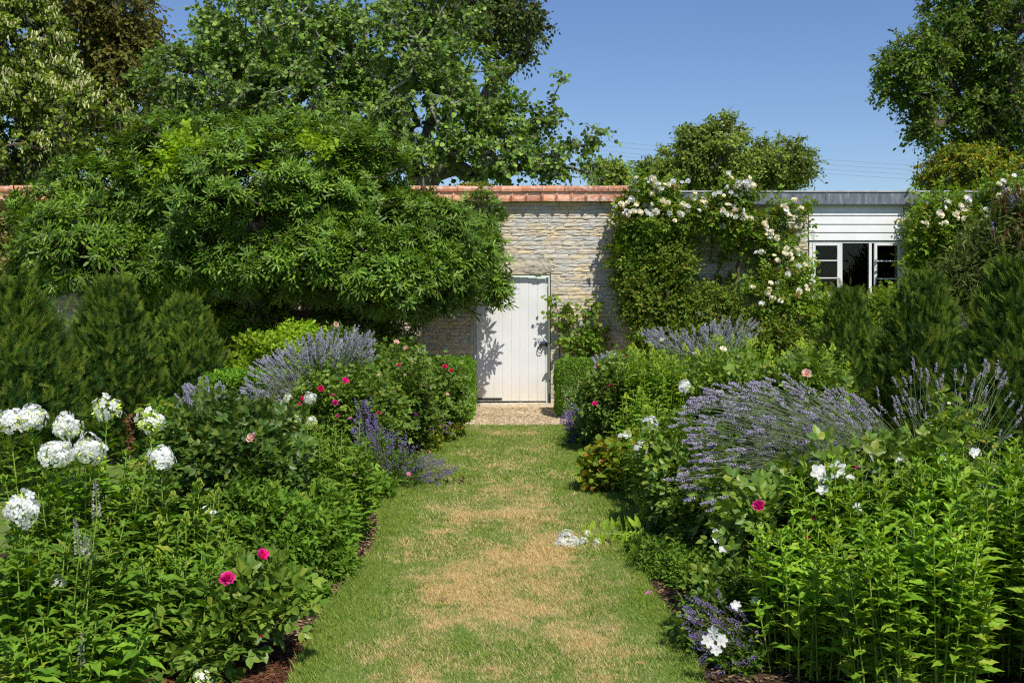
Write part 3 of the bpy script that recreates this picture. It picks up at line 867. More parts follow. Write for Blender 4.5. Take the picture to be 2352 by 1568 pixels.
bar(win, 1859, 1866, 554, 688); bar(win, 2069, 2075.5, 554, 688); bar(win, 1866, 2069, 554, 558.5); bar(win, 1866, 2069, 682, 688)
bar(win, 1930, 1935, 558.5, 682, .002); bar(win, 1996, 2002.5, 558.5, 682, .002)
frame = win.build('window', M['white'], ob, .003)
mb = MB(); mb.box((px(1856), YW - .12, pz(694)), (px(2079), YW + .05, pz(689))); mb.build('window_sill', M['white'], frame, .004)
def sash(us, ue, vs_, ve, bars, name='casement', dy=0.0, st=6.5):
    m_ = MB(); bar(m_, us, us + st, vs_, ve, dy - .008, dy + .035); bar(m_, ue - st, ue, vs_, ve, dy - .008, dy + .035)
    bar(m_, us + st, ue - st, vs_, vs_ + 5, dy - .008, dy + .035); bar(m_, us + st, ue - st, ve - 9, ve, dy - .008, dy + .035)
    for b in bars: bar(m_, us + st, ue - st, b - 1.3, b + 1.3, dy, dy + .03)
    m_.build(name, M['white'], frame, .0025)
    m_ = MB(); bar(m_, us + st * .8, ue - st * .8, vs_ + 4, ve - 7, dy + .012, dy + .016); m_.build('pane', M['glass'], frame)
sash(1866.5, 1929.5, 559, 681.5, (598.5, 638.5))
sash(2008, 2068.5, 559, 681.5, (599.5, 640))
mb = MB(); bar(mb, 1935.5, 1995.5, 559, 681.5, .02, .024); mb.build('pane', M['glass'], frame)
mb = MB(); tubes(mb, np.array([[px(2012), YW - .03, pz(640)], [px(2012), YW - .035, pz(660)]]), .008, 6); mb.box((px(2010), YW - .032, pz(656)), (px(2014), YW - .009, pz(652))); mb.build('casement_handle', M['black'], frame)
# ------------------------------------------------------------------ flower shapes
def petal_grid(w, L, cup, flare, n=4):
    "petal from the origin along +Y, cupped; returns verts, quads"
    v = []
    for i in range(n):
        t = i / (n - 1)
        hw = w * math.sin(math.pi * min(1, .12 + .78 * t)) ** .7
        for s in (-1, -.4, .4, 1):
            v.append((hw * s, t * L, cup * (t * t) * L * .5 + abs(s) ** 2 * w * .35 - flare * max(0, t - .7) * L))
    return np.array(v), grid_faces(n, 4)
def rose_mesh(name, mat, open_=1.0, rng=R):
    mb = MB()
    for ring, (n, tilt, L) in enumerate(((4, 14, .55), (6, 30, .66), (8, 46, .80), (9, 62, .92), (9, 78 * open_, 1.0))):
        v, f = petal_grid(.36 if ring else .28, L, .75, .5 if ring > 2 else 0)
        for k in range(n):
            a = 2 * math.pi * (k + .5 * ring) / n + rng.normal(0, .15); ti = math.radians(tilt + rng.normal(0, 6))
            vv = v + rng.normal(0, .018, v.shape)
            c, s = math.cos(math.pi / 2 - ti), math.sin(math.pi / 2 - ti)
            y = vv[:, 1] * c - vv[:, 2] * s; z = vv[:, 1] * s + vv[:, 2] * c
            q = rotz(np.stack([vv[:, 0], y, z], -1), a)
            mb.add(q + [0, 0, .02 * (4 - ring)], f, 0, True)
    v, f = SMALL[0]
    for k in range(5): mb.add(rotz(v * .5 - [0, 0, .03], k * 1.257), f, 1)
    return mb.mesh(name, [mat, M['rose']])
def open_flower(name, mat, n=5, w=.42):
    mb = MB(); v, f = petal_grid(w, 1, .35, .3)
    for k in range(n): mb.add(rotz(v + R.normal(0, .02, v.shape), 2 * math.pi * k / n + R.normal(0, .1)), f, 0, True)
    u = nrm(R.normal(0, 1, (24, 3))); scatter(mb, SMALL, np.abs(u) * [0, 0, .08] + u * [.12, .12, 0], u * [1, 1, 0] + UP, u, .12, mat=1)
    return mb.mesh(name, [mat, M['gold']])
def phlox_head(name, rng=R, cover=.62, n=56, buds=26):
    mb = MB()
    fl = [np.array([(0, 0, .02), (.16, .12, .03), (.22, .30, -.01), (0, .40, 0), (-.22, .30, -.01), (-.16, .12, .03)])]
    fl = np.array([(0, .02, .0), (.17, .26, .03), (.13, .45, -.03), (-.13, .45, -.03), (-.17, .26, .03)])
    i = np.arange(n); z = 1 - (i + .5) / n * (1 + cover) ; ph = i * 2.39996
    r = np.sqrt(np.clip(1 - z * z, 0, 1)); d = np.stack([r * np.cos(ph), r * np.sin(ph), z], -1) + rng.normal(0, .10, (n, 3)); d = nrm(d)
    for k in range(n):
        if rng.random() < .12: continue
        c = d[k] * [.95, .95, .85] * rng.uniform(.68, 1.22); nn = nrm(d[k] + rng.normal(0, .28, 3))
        a = nrm(np.cross(nn, [.2, .5, .9])); b = np.cross(nn, a); sp = rng.uniform(0, 1.2); sz = rng.uniform(.56, .76)
        for j in range(5):
            an = sp + j * 1.2566; e1 = a * math.cos(an) + b * math.sin(an); e0 = np.cross(e1, nn)
            V = c + sz * (fl[:, :1] * e0 + fl[:, 1:2] * e1 + (fl[:, 2:3] + .25 * rng.normal(0, .1)) * nn)
            mb.add(V, [(0, 1, 2), (0, 2, 3), (0, 3, 4)], 0)
        tubes(mb, np.array([c * .25 - [0, 0, .25], c * .9]), .018, 3, 1)
    dd = nrm(rng.normal(0, 1, (buds, 3)) * [1, 1, .8]); dd[:, 2] = dd[:, 2] * .7
    scatter(mb, SMALL, dd * .7, dd, UP + rng.normal(0, .5, (buds, 3)), .42, mat=2)
    return mb.mesh(name, [M['pwhite'], M['limestem'], M['bud']])
def bud_head(name, rng=R):
    "conical spray of unopened lime-green buds"
    mb = MB(); n = 120
    t = rng.random(n); a = rng.uniform(0, 6.283, n); r = (1 - t) * .62 * rng.uniform(.5, 1, n) + .06
    p = np.stack([r * np.cos(a), r * np.sin(a), t * 1.5 - .3], -1)
    ax = np.stack([np.cos(a) * .6, np.sin(a) * .6, .9 + 0 * a], -1)
    scatter(mb, SMALL, p, ax, UP * .2 + rng.normal(0, 1, (n, 3)), .36 * (1.15 - t * .5), mat=0)
    return mb.mesh(name, [M['bud']])
def spike_mesh(name, rng=R, n=160, L=9.0):
    "tapering column of tiny pale flowers"
    mb = MB(); t = rng.random(n); a = rng.uniform(0, 6.283, n); r = .55 * (1 - t) ** .6 + .1
    p = np.stack([r * np.cos(a), r * np.sin(a), t * L], -1); ax = np.stack([np.cos(a), np.sin(a), .4 + 0 * a], -1)
    scatter(mb, SMALLR, p, ax, rng.normal(0, 1, (n, 3)), .5 * (1.1 - t * .5), mat=0)
    tubes(mb, np.array([[0, 0, -3.], [.1, 0, 3], [0, 0, L]]), [.14, .12, .05], 4, 1)
    return mb.mesh(name, [M['pveron'], M['limestem']])
HEADS = [phlox_head('phlox_flower_head') for _ in range(4)]
SPARSE = [phlox_head('phlox_flower_head_sparse', n=22, buds=70) for _ in range(2)]
BUDS = [bud_head('bud_head') for _ in range(3)]
BLOOM = {k: [rose_mesh('rose_bloom', M[k], o_) for o_ in (.85, 1.0, 1.12)] for k in ('pmag', 'pred', 'ppale', 'pcream', 'pwhite')}
OPENF = {k: [open_flower('open_flower', M[k], n, w) for n, w in ((5, .42), (6, .34))] for k in ('pwhite', 'ppink')}
SPIKES = [spike_mesh('pale_flower_spike') for _ in range(2)]
OCT_V = np.array([(1,0,0),(-1,0,0),(0,1,0),(0,-1,0),(0,0,1),(0,0,-1)], float)
OCT_F = np.array([(0,2,4),(2,1,4),(1,3,4),(3,0,4),(2,0,5),(1,2,5),(3,1,5),(0,3,5)])
FLORET = (OCT_V * [.7, 1.25, .7], OCT_F)

def bloom(parent, key, u, v, Y, r_px, face=(0, -.75, .75), name='rose_bloom', tilt=.3):
    me = BLOOM[key][int(R.integers(0, 3))]
    ax = nrm(np.array(face) + R.normal(0, tilt, 3))
    r = r_px * Y / F
    return inst(me, name, parent, P(u, v, Y) - ax * r * .45, ax, r, R.uniform(0, 6))

# ------------------------------------------------------------------ plant builders
def stem_plant(root, tops, bases, leafmat_, stem_mat, leaf=.10, pitch=.036, bare=.02, tip_buds=None, budsize=.03, w=1.0, rng=R, stemr=.0035, rise=.55, tpl=LANCE):
    "upright stems with opposite pairs of pointed leaves"
    tops = np.asarray(tops, float); bases = np.asarray(bases, float); N = len(tops)
    mid = bases * .45 + tops * .55; mid[:, :2] = bases[:, :2] * .62 + tops[:, :2] * .38
    K = 9; paths = bez(bases, mid, tops, K)
    mb = MB(); tubes(mb, paths, np.linspace(stemr * 1.2, stemr * .7, K), 5); mb.build('stems', stem_mat, root)
    pos = []; ax = []; nn = []; sz = []
    for i in range(N):
        Ls = np.linalg.norm(tops[i] - bases[i]); m = max(3, int(Ls * (1 - bare) / pitch))
        a0 = rng.uniform(0, 3.14)
        for k in range(m):
            t = bare + (1 - bare) * (k + rng.uniform(-.2, .2)) / m; t = min(max(t, 0.02), .995)
            f = t * (K - 1); j = min(int(f), K - 2); p = paths[i, j] * (1 - f + j) + paths[i, j + 1] * (f - j)
            T = nrm(paths[i, j + 1] - paths[i, j])
            s = leaf * min(1.0, .55 + 1.2 * (t - bare)) * (1 - .62 * max(0, (t - .72) / .28) ** 1.6)
            for q in (0, math.pi):
                a = a0 + k * (math.pi / 2 + .12) + q + rng.normal(0, .12)
                r = np.array([math.cos(a), math.sin(a), 0]); up_ = rise + .6 * max(0, t - .8) / .2 + rng.normal(0, .14)
                pos.append(p); ax.append(r + T * up_); nn.append(T - r * up_ * .8 + rng.normal(0, .2, 3)); sz.append(s * rng.uniform(.75, 1.15))
        for k in range(5):
            a = rng.uniform(0, 6.28); r = np.array([math.cos(a), math.sin(a), 0]) * .6
            pos.append(tops[i]); ax.append(r + UP); nn.append(UP - r); sz.append(leaf * .38)
    mb = MB(); scatter(mb, tpl, pos, ax, nn, sz, w)
    mb.build('foliage', leafmat_, root)
    return paths

def fill_tops(cx, cy, rx, ry, n, z0, z1, rng=R, dome=.12):
    a = rng.uniform(0, 6.283, n); r = np.sqrt((np.arange(n) + .5) / n)
    x = cx + rx * r * np.cos(a); y = cy + ry * r * np.sin(a)
    z = rng.uniform(z0, z1, n) - dome * r ** 2
    return np.stack([x, y, z], -1)
def bases_of(tops, c, k=.72, rng=R):
    b = tops.copy(); b[:, 0] = c[0] + (tops[:, 0] - c[0]) * k; b[:, 1] = c[1] + (tops[:, 1] - c[1]) * k; b[:, 2] = .01
    return b + rng.normal(0, .012, b.shape) * [1, 1, 0]

def phlox(label, c, rx, ry, n, z0, z1, heads=(), group=None, mat='phlox', leaf=.10, buds=0, w=1.0, pitch=.036, dome=.12, budr=.03, rise=.55):
    root = thing('phlox_plant', (c[0], c[1], 0), label, 'phlox', group)
    tops = fill_tops(c[0], c[1], rx, ry, n, z0, z1, dome=dome)
    H_ = [(P(u, v, Y), r * Y / F, sp) for (u, v, Y, r, sp) in heads]
    hp = np.array([p - [0, 0, r * .55] for p, r, sp in H_]).reshape(-1, 3)
    allt = np.concatenate([tops, hp]); stem_plant(root, allt, bases_of(allt, c), M[mat], M['limestem'], leaf, pitch, w=w, rise=rise)
    for p, r, sp in H_:
        me = (SPARSE if sp else HEADS)[int(R.integers(0, 2 if sp else 4))]
        o = inst(me, 'flower_head', root, p - [0, 0, r * .1], (R.normal(0, .15), -.25 + R.normal(0, .15), 1), r, R.uniform(0, 6))
        r *= .86; o.scale = (r * R.uniform(.85, 1.12), r * R.uniform(.85, 1.12), r * R.uniform(.85, 1.3))
    for i in R.permutation(n)[:buds]:
        inst(BUDS[i % 3], 'bud_head', root, tops[i], (R.normal(0, .12), R.normal(0, .12), 1), budr * R.uniform(.7, 1.3), R.uniform(0, 6))
    return root

def bush(name, label, cat, blobs, base, leafm, tpl, leaf, n, ntw=2, m=5, twl=.12, group=None, barkm='darkstem', r_tip=.002, shell=.55, lump=.2, lf=4, up=.35, rnd=.6, droop=0, nup=.7, sides=4, seg=.12, roots=None, front=0, twr=.0012, under=0, smooth=False, rexp=.45, var=.35, rmax=.3):
    root = thing(name, base, label, cat, group)
    T, O = blob_pts(blobs, n, shell, lump=lump, lf=lf, front=front, up=under)
    T[:, 2] = np.maximum(T[:, 2], .02)
    p, a, nn, z, tw = sprays(T, O, ntw, twl, m, leaf, up, rnd, droop, nup, var=var)
    ok = p[:, 2] > .01
    mb = MB(); scatter(mb, tpl, p[ok], a[ok], nn[ok], z[ok]); mb.build('foliage', M[leafm], root)
    mb = MB(); rts = roots or [np.array(base) + [0, 0, .0], np.array(base) + [0, 0, .06]]
    skeleton(mb, rts, T, r_tip, rexp, seg, .07, sides, rmax)
    tubes(mb, tw, [twr, twr, twr * .4], 3)
    mb.build('branches', M[barkm], root)
    return root, T, O

def tree(name, label, cat, blobs, base, fork, leafm, tpl, leaf, n, ntw, m, twl, group=None, barkm='bark', r_tip=.012, **kw):
    root = thing(name, base, label, cat, group)
    T, O = blob_pts(blobs, n, kw.get('shell', .35), lump=kw.get('lump', .22), lf=kw.get('lf', .9))
    p, a, nn, z, tw = sprays(T, O, ntw, twl, m, leaf, kw.get('up', .1), kw.get('rnd', .8), kw.get('droop', .25), kw.get('nup', .5))
    mb = MB(); scatter(mb, tpl, p, a, nn, z); crown = mb.build('crown', M[leafm], root)
    mb = MB(); b = np.array(base, float); f = np.array(fork, float)
    skeleton(mb, [b, b * .5 + f * .5 + [.1, .05, 0], f], T, r_tip, .5, kw.get('seg', .5), .09, 6, kw.get('rmax', .3))
    tubes(mb, tw, [r_tip * .5, r_tip * .4, r_tip * .2], 3)
    mb.build('trunk', M[barkm], root)
    return root, T, O, (p, a, nn, z)

def floret_stalks(root, bases, tips, headlen, rad, whorls, per, stem_r, fm, sm, name='flower_spike', lift=None, rng=R, nmax=100, fs=1.0, gap=0):
    "many stalks with a spike of florets; the nearest hundred are parts of their own"
    bases = np.asarray(bases, float); tips = np.asarray(tips, float); N = len(tips)
    if lift is None: lift = .35
    mid = bases * .5 + tips * .5; Ls = np.linalg.norm(tips - bases, axis=1); mid[:, 2] += lift * Ls * .3; mid += rng.normal(0, .02, mid.shape)
    order = np.argsort(np.linalg.norm(tips - [0, 0, H], axis=1))
    K = 6; paths = bez(bases, mid, tips, K)
    rest = MB()
    for c, i in enumerate(order):
        mb = MB() if c < nmax else rest
        tubes(mb, paths[i], [stem_r * 1.2] * (K - 1) + [stem_r * .7], 3, 0)
        T = nrm(tips[i] - paths[i, -2]); hl = headlen * rng.uniform(.7, 1.25)
        nW = whorls; zz = np.repeat(np.linspace(0, 1, nW) ** .9, per); n = len(zz)
        if gap: zz = np.where(zz < .15, zz - gap, zz)
        a = rng.uniform(0, 6.283, n); e0 = nrm(np.cross(T, [.3, .2, .9])); e1 = np.cross(T, e0)
        rr = rad * (1.05 - .55 * np.abs(zz)) * rng.uniform(.7, 1.1, n)
        rd = e0 * np.cos(a)[:, None] + e1 * np.sin(a)[:, None]
        p = tips[i] + T * (zz * hl)[:, None] + rd * rr[:, None]
        scatter(mb, [FLORET], p, rd * .8 + T, rng.normal(0, 1, (n, 3)), rad * fs * rng.uniform(.6, 1.1, n), mat=1)
        tubes(mb, np.stack([tips[i], tips[i] + T * hl]), stem_r * .8, 3, 0)
        if c < nmax: mb.build(name, [M[sm], M[fm]], root)
    if N > nmax: tag(rest.build('flower_spikes', [M[sm], M[fm]], root), kind='stuff')

def lavender(label, base, mound, n_leaf, tips, bases, group='lavender clumps in the flower beds', headlen=.05, rad=.0085, whorls=7, per=6, stem_r=.0016, fm='plav', sm='lavstem', lift=.35, name='lavender_plant', cat='lavender', leafm='lavleaf', leaf=.045, tpl=NARROW, **kw):
    root = thing(name, base, label, cat, group)
    T, O = blob_pts(mound, n_leaf, .45, lump=.15, lf=5); T[:, 2] = np.maximum(T[:, 2], .02)
    p, a, nn, z, tw = sprays(T, O, 2, .07, 7, leaf, .8, .5, 0, .3, fwd=1.0)
    mb = MB(); scatter(mb, tpl, p, a, nn, z); mb.build('foliage', M[leafm], root)
    mb = MB(); sub = T[::6]; skeleton(mb, [np.array(base), np.array(base) + [0, 0, .05]], sub, .002, .5, .1, .06, 4); mb.build('branches', M['bark'], root)
    floret_stalks(root, bases, tips, headlen, rad, whorls, per, stem_r, fm, sm, lift=lift, **kw)
    return root

def poly_uv(pts, n, rng=R):
    "random (u, v) in a polygon"
    pts = np.array(pts, float); lo, hi = pts.min(0), pts.max(0); out = []
    while len(out) < n:
        q = lo + (hi - lo) * rng.random(2); inside = False; j = len(pts) - 1
        for i in range(len(pts)):
            if (pts[i, 1] > q[1]) != (pts[j, 1] > q[1]) and q[0] < (pts[j, 0] - pts[i, 0]) * (q[1] - pts[i, 1]) / (pts[j, 1] - pts[i, 1]) + pts[i, 0]: inside = not inside
            j = i
        if inside: out.append(q)
    return np.array(out)

# ------------------------------------------------------------------ clipped box and yew
def hedge(label, a, b, n, name='box_hedge', leaf=.024, matk='box'):
    a = np.array(a, float); b = np.array(b, float); c = (a + b) / 2; h = (b - a) / 2
    root = thing(name, (c[0], c[1], 0), label, 'hedge', 'clipped box hedges')
    d = R.uniform(-1, 1, (n, 3)); k = R.integers(0, 3, n); s = R.choice([-1, 1], n)
    d[np.arange(n), k] = s; keep = ~((k == 2) & (s < 0)); d = d[keep]; n = len(d)
    q = np.abs(d); d = d / (1 + .09 * (q ** 6).sum(1, keepdims=True) - .09)
    nrmv = np.zeros_like(d); nrmv[np.arange(n), k[keep]] = s[keep]
    depth = R.random(n) ** 2 * .07
    p = c + d * h - nrmv * depth[:, None]; p = p + nrmv * (.022 * wob(p, 9) + .012 * wob(p, 23, 1) + R.exponential(.006, n))[:, None]
    p[:, 2] = np.maximum(p[:, 2], .015)
    ax = nrm(nrmv * .7 + R.normal(0, .7, (n, 3)) + UP * .4)
    mb = MB(); scatter(mb, SMALLR, p, ax, nrmv + UP * .4 + R.normal(0, .6, (n, 3)), leaf * R.uniform(.7, 1.3, n)); mb.build('foliage', M[matk], root)
    mb = MB(); t = c + R.uniform(-.85, .85, (120, 3)) * h; skeleton(mb, [(c[0], c[1], 0), (c[0], c[1], .08)], t, .003, .5, .12, .08, 4); mb.build('branches', M['bark'], root)
    return root
def yew(label, x, y, height, r, n=6500, seed=0, lean=0.0):
    root = thing('yew_bush', (x, y, 0), label, 'yew', 'clipped yew bushes in two rows')
    rng = np.random.default_rng(50 + seed)
    def surf(n, lo, hi):
        t = rng.random(n) ** .85; th = rng.uniform(0, 6.283, n)
        prof = np.clip(np.sin(math.pi * np.clip(.12 + .80 * t, 0, 1)) ** .6 * (1.05 - .50 * t ** 1.6), 0, 1)
        d = np.stack([np.cos(th), np.sin(th), 0 * th], -1)
        p = d * prof[:, None] * r; p[:, 2] = .06 + t * height * .95
        k = 1 + .13 * wob(p + [x, y, 0], 3.2, seed) + .07 * wob(p, 8.5, seed + 1)
        dep = (lo + (hi - lo) * rng.random(n) ** .7) * k * (1 + .10 * wob(p, 17, seed + 2))
        p[:, :2] *= dep[:, None]; p[:, 2] *= (1 - .06 * (1 - dep) * t)
        o = nrm(d + UP[None] * (t ** 1.5)[:, None] * 1.4)
        return p + [x, y, 0] + np.stack([lean * p[:, 2], 0 * th, 0 * th], -1), o, t
    p, o, t = surf(n, .55, 1.0)
    kk = (wob(p, 11, seed) + .6 * wob(p, 24, seed + 4) > -.30) | (rng.random(n) < .25); p, o, t = p[kk], o[kk], t[kk]; n = len(p)
    ax = nrm(o * .8 + UP * .7 + rng.normal(0, .6, (n, 3)))
    mb = MB(); scatter(mb, YEW, p, ax, o * 1.2 + UP * .15 + rng.normal(0, .28, (n, 3)), rng.uniform(.05, .10, n), 1.0, rng=rng)
    m2 = n // 6; p, o, t = surf(m2, .92, 1.05)
    ax = nrm(o * .6 + UP * 1.0 + rng.normal(0, .5, (m2, 3)))
    scatter(mb, YEW, p, ax, o * 1.2 + rng.normal(0, .3, (m2, 3)), rng.uniform(.05, .12, m2), .9, mat=1, rng=rng)
    ns = 150; p, o, t = surf(ns, .95, 1.02); d = nrm(o * .8 + UP * .8 + rng.normal(0, .25, (ns, 3))); Ls = rng.uniform(.06, .17, ns)[:, None] * (.6 + .6 * t[:, None])
    for q in range(4):
        scatter(mb, YEW, p + d * Ls * (q / 3.), nrm(d + rng.normal(0, .25, (ns, 3))), o + rng.normal(0, .5, (ns, 3)), .07, 1.0, mat=q // 2, rng=rng)
    tubes(mb, bez(p - d * .05, p + d * Ls * .5, p + d * Ls, 3), .0025, 3, 0)
    mb.build('foliage', [M['yew'], M['yewtip']], root)
    T, _, _ = surf(260, .2, .8); mb = MB(); skeleton(mb, [(x, y, 0), (x, y, .2)], T, .004, .5, .15, .08, 5, .06); mb.build('branches', M['bark'], root)
# ------------------------------------------------------------------ trees beyond the wall
g_tree = 'trees beyond the garden wall'
root, T, O, _ = tree('linden_tree', 'linden tree with pale yellow hanging bracts at the left edge, beyond the wall', 'tree',
     [blob(50, 90, 21.5, 95, 130, 1.5), blob(50, 300, 21, 160, 120, 1.5), blob(225, 290, 20.6, 85, 90, 1.2), blob(110, 210, 21, 80, 70, 1.3), blob(10, -30, 21.5, 90, 90, 1.3)],
     (-9.3, 23, 0), (-9.2, 22.6, 2.0), 'linden', ROUND, .085, 820, 3, 8, .40, g_tree, shell=.45)
p, a, nn, z, tw = sprays(T[::1] + O * .12, O[::1], 4, .35, 4, .1, .1, .8, .2, .2)
k = R.random(len(p)) < np.clip(.42 + .6 * wob(p, 1.6), 0, 1)
mb = MB(); scatter(mb, [strip([(0, .02), (.2, .12), (.8, .12), (1, .02)], .1, .2)], p[k] + O[0] * 0 - [0, .06, 0], np.stack([R.normal(0, .35, k.sum()), R.normal(0, .35, k.sum()), -np.ones(k.sum())], -1), R.normal(0, .6, (k.sum(), 3)) - [0, 1.4, -.5], .078 * R.uniform(.6, 1.2, k.sum()), 1.2)
mb.build('bracts', M['bract'], root)
tree('bronze_tree', 'tall brown green tree with drooping twigs rising behind the linden', 'tree',
     [blob(240, 40, 30, 120, 100, 2.4), blob(300, 150, 30, 70, 120, 1.8), blob(180, 180, 30, 90, 100, 1.8)], (-10.5, 31.5, 0), (-10.6, 31, 4.5), 'brown', SMALLR, .11, 700, 3, 9, .8, g_tree, r_tip=.014, droop=.5, shell=.3)
tree('katsura_tree', 'bluish green round leaved tree with pale branches above the fig, on its left side', 'tree',
     [blob(480, 190, 21.2, 165, 110, 1.5), blob(600, 70, 21.5, 170, 100, 1.6), blob(420, 330, 20.8, 110, 90, 1.1), blob(640, 230, 20.8, 160, 90, 1.3), blob(740, 110, 21.3, 110, 110, 1.4)],
     (-5.2, 22.6, 0), (-5.1, 22.4, 2.3), 'katsura', ROUND, .092, 1100, 3, 8, .42, g_tree, 'palebark', r_tip=.009, rexp=.45)
root, T, O, _ = tree('katsura_tree', 'bluish green round leaved tree with pale branches right of centre, twigs reaching over the coping', 'tree',
     [blob(900, 110, 21.4, 150, 120, 1.5), blob(980, 270, 21, 150, 120, 1.4), blob(1080, 200, 21.2, 90, 90, 1.2), blob(1130, 340, 20.8, 120, 75, 1.1), blob(830, 280, 21, 100, 110, 1.1), blob(980, 30, 21.8, 120, 60, 1.2),
      blob(1260, 370, 20.8, 60, 42, .7), blob(1335, 330, 20.8, 34, 30, .4), blob(1375, 300, 20.8, 12, 16, .15), blob(1290, 185, 20.8, 10, 28, .15), blob(1260, 250, 20.9, 26, 44, .4), blob(1180, 270, 21, 60, 50, .7), blob(1350, 395, 20.7, 40, 25, .4)],
     (-1.6, 22.6, 0), (-1.7, 22.4, 2.2), 'katsura', ROUND, .092, 1000, 3, 8, .42, g_tree, 'palebark', r_tip=.009)
tree('beech_tree', 'dark olive tree behind the right katsura with arching twigs against the sky', 'tree',
     [blob(1100, 40, 31, 80, 70, 1.8), blob(1180, 30, 31, 60, 45, 1.5), blob(1225, 50, 31, 38, 28, 1), blob(1190, 110, 31, 30, 34, 1), blob(1020, -20, 31, 90, 60, 1.8)], (-1.2, 32.5, 0), (-.9, 32, 5.5), 'conif', SMALLR, .10, 420, 3, 8, .6, g_tree, r_tip=.012, droop=.35, shell=.3, up=.2)
tree('ash_tree', 'round topped green tree far behind the outbuilding roof, alone against the sky', 'tree',
     [blob(1595, 350, 45, 72, 72, 2), blob(1660, 325, 45, 50, 62, 1.6), blob(1800, 375, 45, 70, 60, 2), blob(1725, 380, 45, 60, 52, 1.5), blob(1720, 405, 45, 90, 45, 1.5), blob(1560, 400, 45, 60, 36, 1.5)], (8.6, 46, 0), (8.6, 46, 3.5), 'ashfar', OVAL, .13, 950, 4, 9, .7, g_tree, r_tip=.016, shell=.4, rmax=.35)
tree('small_tree', 'small pale green tree low above the coping end, left of the ash', 'tree',
     [blob(1400, 402, 48, 48, 34, 1.5)], (4.2, 49, 0), (4.2, 49, 3), 'ashfar', OVAL, .18, 150, 2, 7, .7, g_tree, r_tip=.015)
tree('small_tree', 'small thin green tree just left of the ash crown, over the white climbing rose', 'tree',
     [blob(1490, 395, 50, 34, 30, 1.2)], (6.1, 51, 0), (6.1, 51, 3), 'ashfar', OVAL, .18, 110, 2, 7, .7, g_tree, r_tip=.015)
tree('ash_tree', 'large dark green tree filling the upper right corner with a leaning side bough', 'tree',
     [blob(2290, 100, 30, 110, 150, 2.4), blob(2120, 120, 29, 70, 55, 1.3), blob(2060, 170, 29, 50, 60, 1.1), blob(2250, 270, 30, 110, 90, 2), blob(2110, 220, 29, 50, 40, 1), blob(2115, 290, 29, 28, 40, .6), blob(2330, 330, 29.5, 90, 90, 1.5), blob(2230, -20, 30, 80, 60, 1.5), blob(2180, 60, 29.5, 50, 40, 1)],
     (13.6, 31, 0), (13.3, 30.6, 3.5), 'ash', OVAL, .105, 1350, 4, 8, .55, g_tree, r_tip=.012, shell=.35, lump=.3, droop=.3)
tree('golden_bush', 'low olive bush with orange yellow leaves behind the right end of the roof', 'bush',
     [blob(2215, 400, 25, 95, 58, 1.2), blob(2320, 410, 25.5, 70, 40, 1)], (10.3, 25.6, 0), (10.3, 25.5, 1.2), 'yelbush', OVAL, .085, 520, 3, 8, .35, g_tree, r_tip=.008)

# overhead wires far beyond
for i, (v0, v1) in enumerate(((320, 392), (331, 403), (343, 413), (352, 424))):
    names = ('highest', 'second highest', 'second lowest', 'lowest')
    a_, b_ = P(1250, v0 - 10, 85), P(2500, v1 + 6, 95)
    root = thing('overhead_wire', a_, 'thin overhead wire crossing the sky beyond the roof, %s of the four' % names[i], 'wire', 'overhead wires beyond the garden')
    t = np.linspace(0, 1, 30)[:, None]; pth = a_ * (1 - t) + b_ * t; pth[:, 2] -= 1.1 * 4 * (t * (1 - t))[:, 0] * .35
    mb = MB(); tubes(mb, pth, .012, 5); mb.build('cable', M['wire'], root)

# ------------------------------------------------------------------ fig tree against the wall
root = thing('fig_tree', (-3.6, 16.8, 0), 'huge fig tree with glossy lobed leaves spreading over the wall left of the door', 'tree')
fb = [blob(580, 480, 15.7, 400, 190, 1.3), blob(620, 360, 16.3, 300, 95, 1.0), blob(905, 545, 15.6, 165, 120, 1.1), blob(260, 560, 15.8, 210, 120, 1.1), blob(900, 650, 15.2, 170, 70, .8),
      blob(1040, 600, 15.9, 80, 100, .75), blob(120, 500, 16.3, 70, 60, .5), blob(700, 600, 15.1, 300, 95, .9), blob(120, 600, 16, 90, 70, .7), blob(200, 400, 16.7, 90, 40, .35), blob(1135, 655, 16.4, 32, 38, .25), blob(440, 620, 15.6, 150, 60, .8)]
fb += [blob(600, 400, 16.7, 260, 60, .35), blob(900, 480, 16.9, 120, 70, .25), blob(1080, 590, 16.85, 62, 95, .3), blob(1115, 500, 16.6, 30, 45, .3), blob(1095, 590, 16.15, 48, 75, .5), blob(700, 760, 16.7, 300, 60, .35), blob(450, 730, 16.6, 150, 60, .35), blob(500, 560, 16.8, 420, 150, .3)]
T, O = blob_pts(fb, 6600, .70, lump=.36, lf=1.6)
kk = wob(T, 4.5, 3) + .5 * wob(T, 9, 1) > -.36; T, O = T[kk], O[kk]
keep = (T[:, 1] < 17.35) | (T[:, 2] > 3.45); keep &= ~((O[:, 1] > .75) & (T[:, 2] < 3.6)); T, O = T[keep], O[keep]
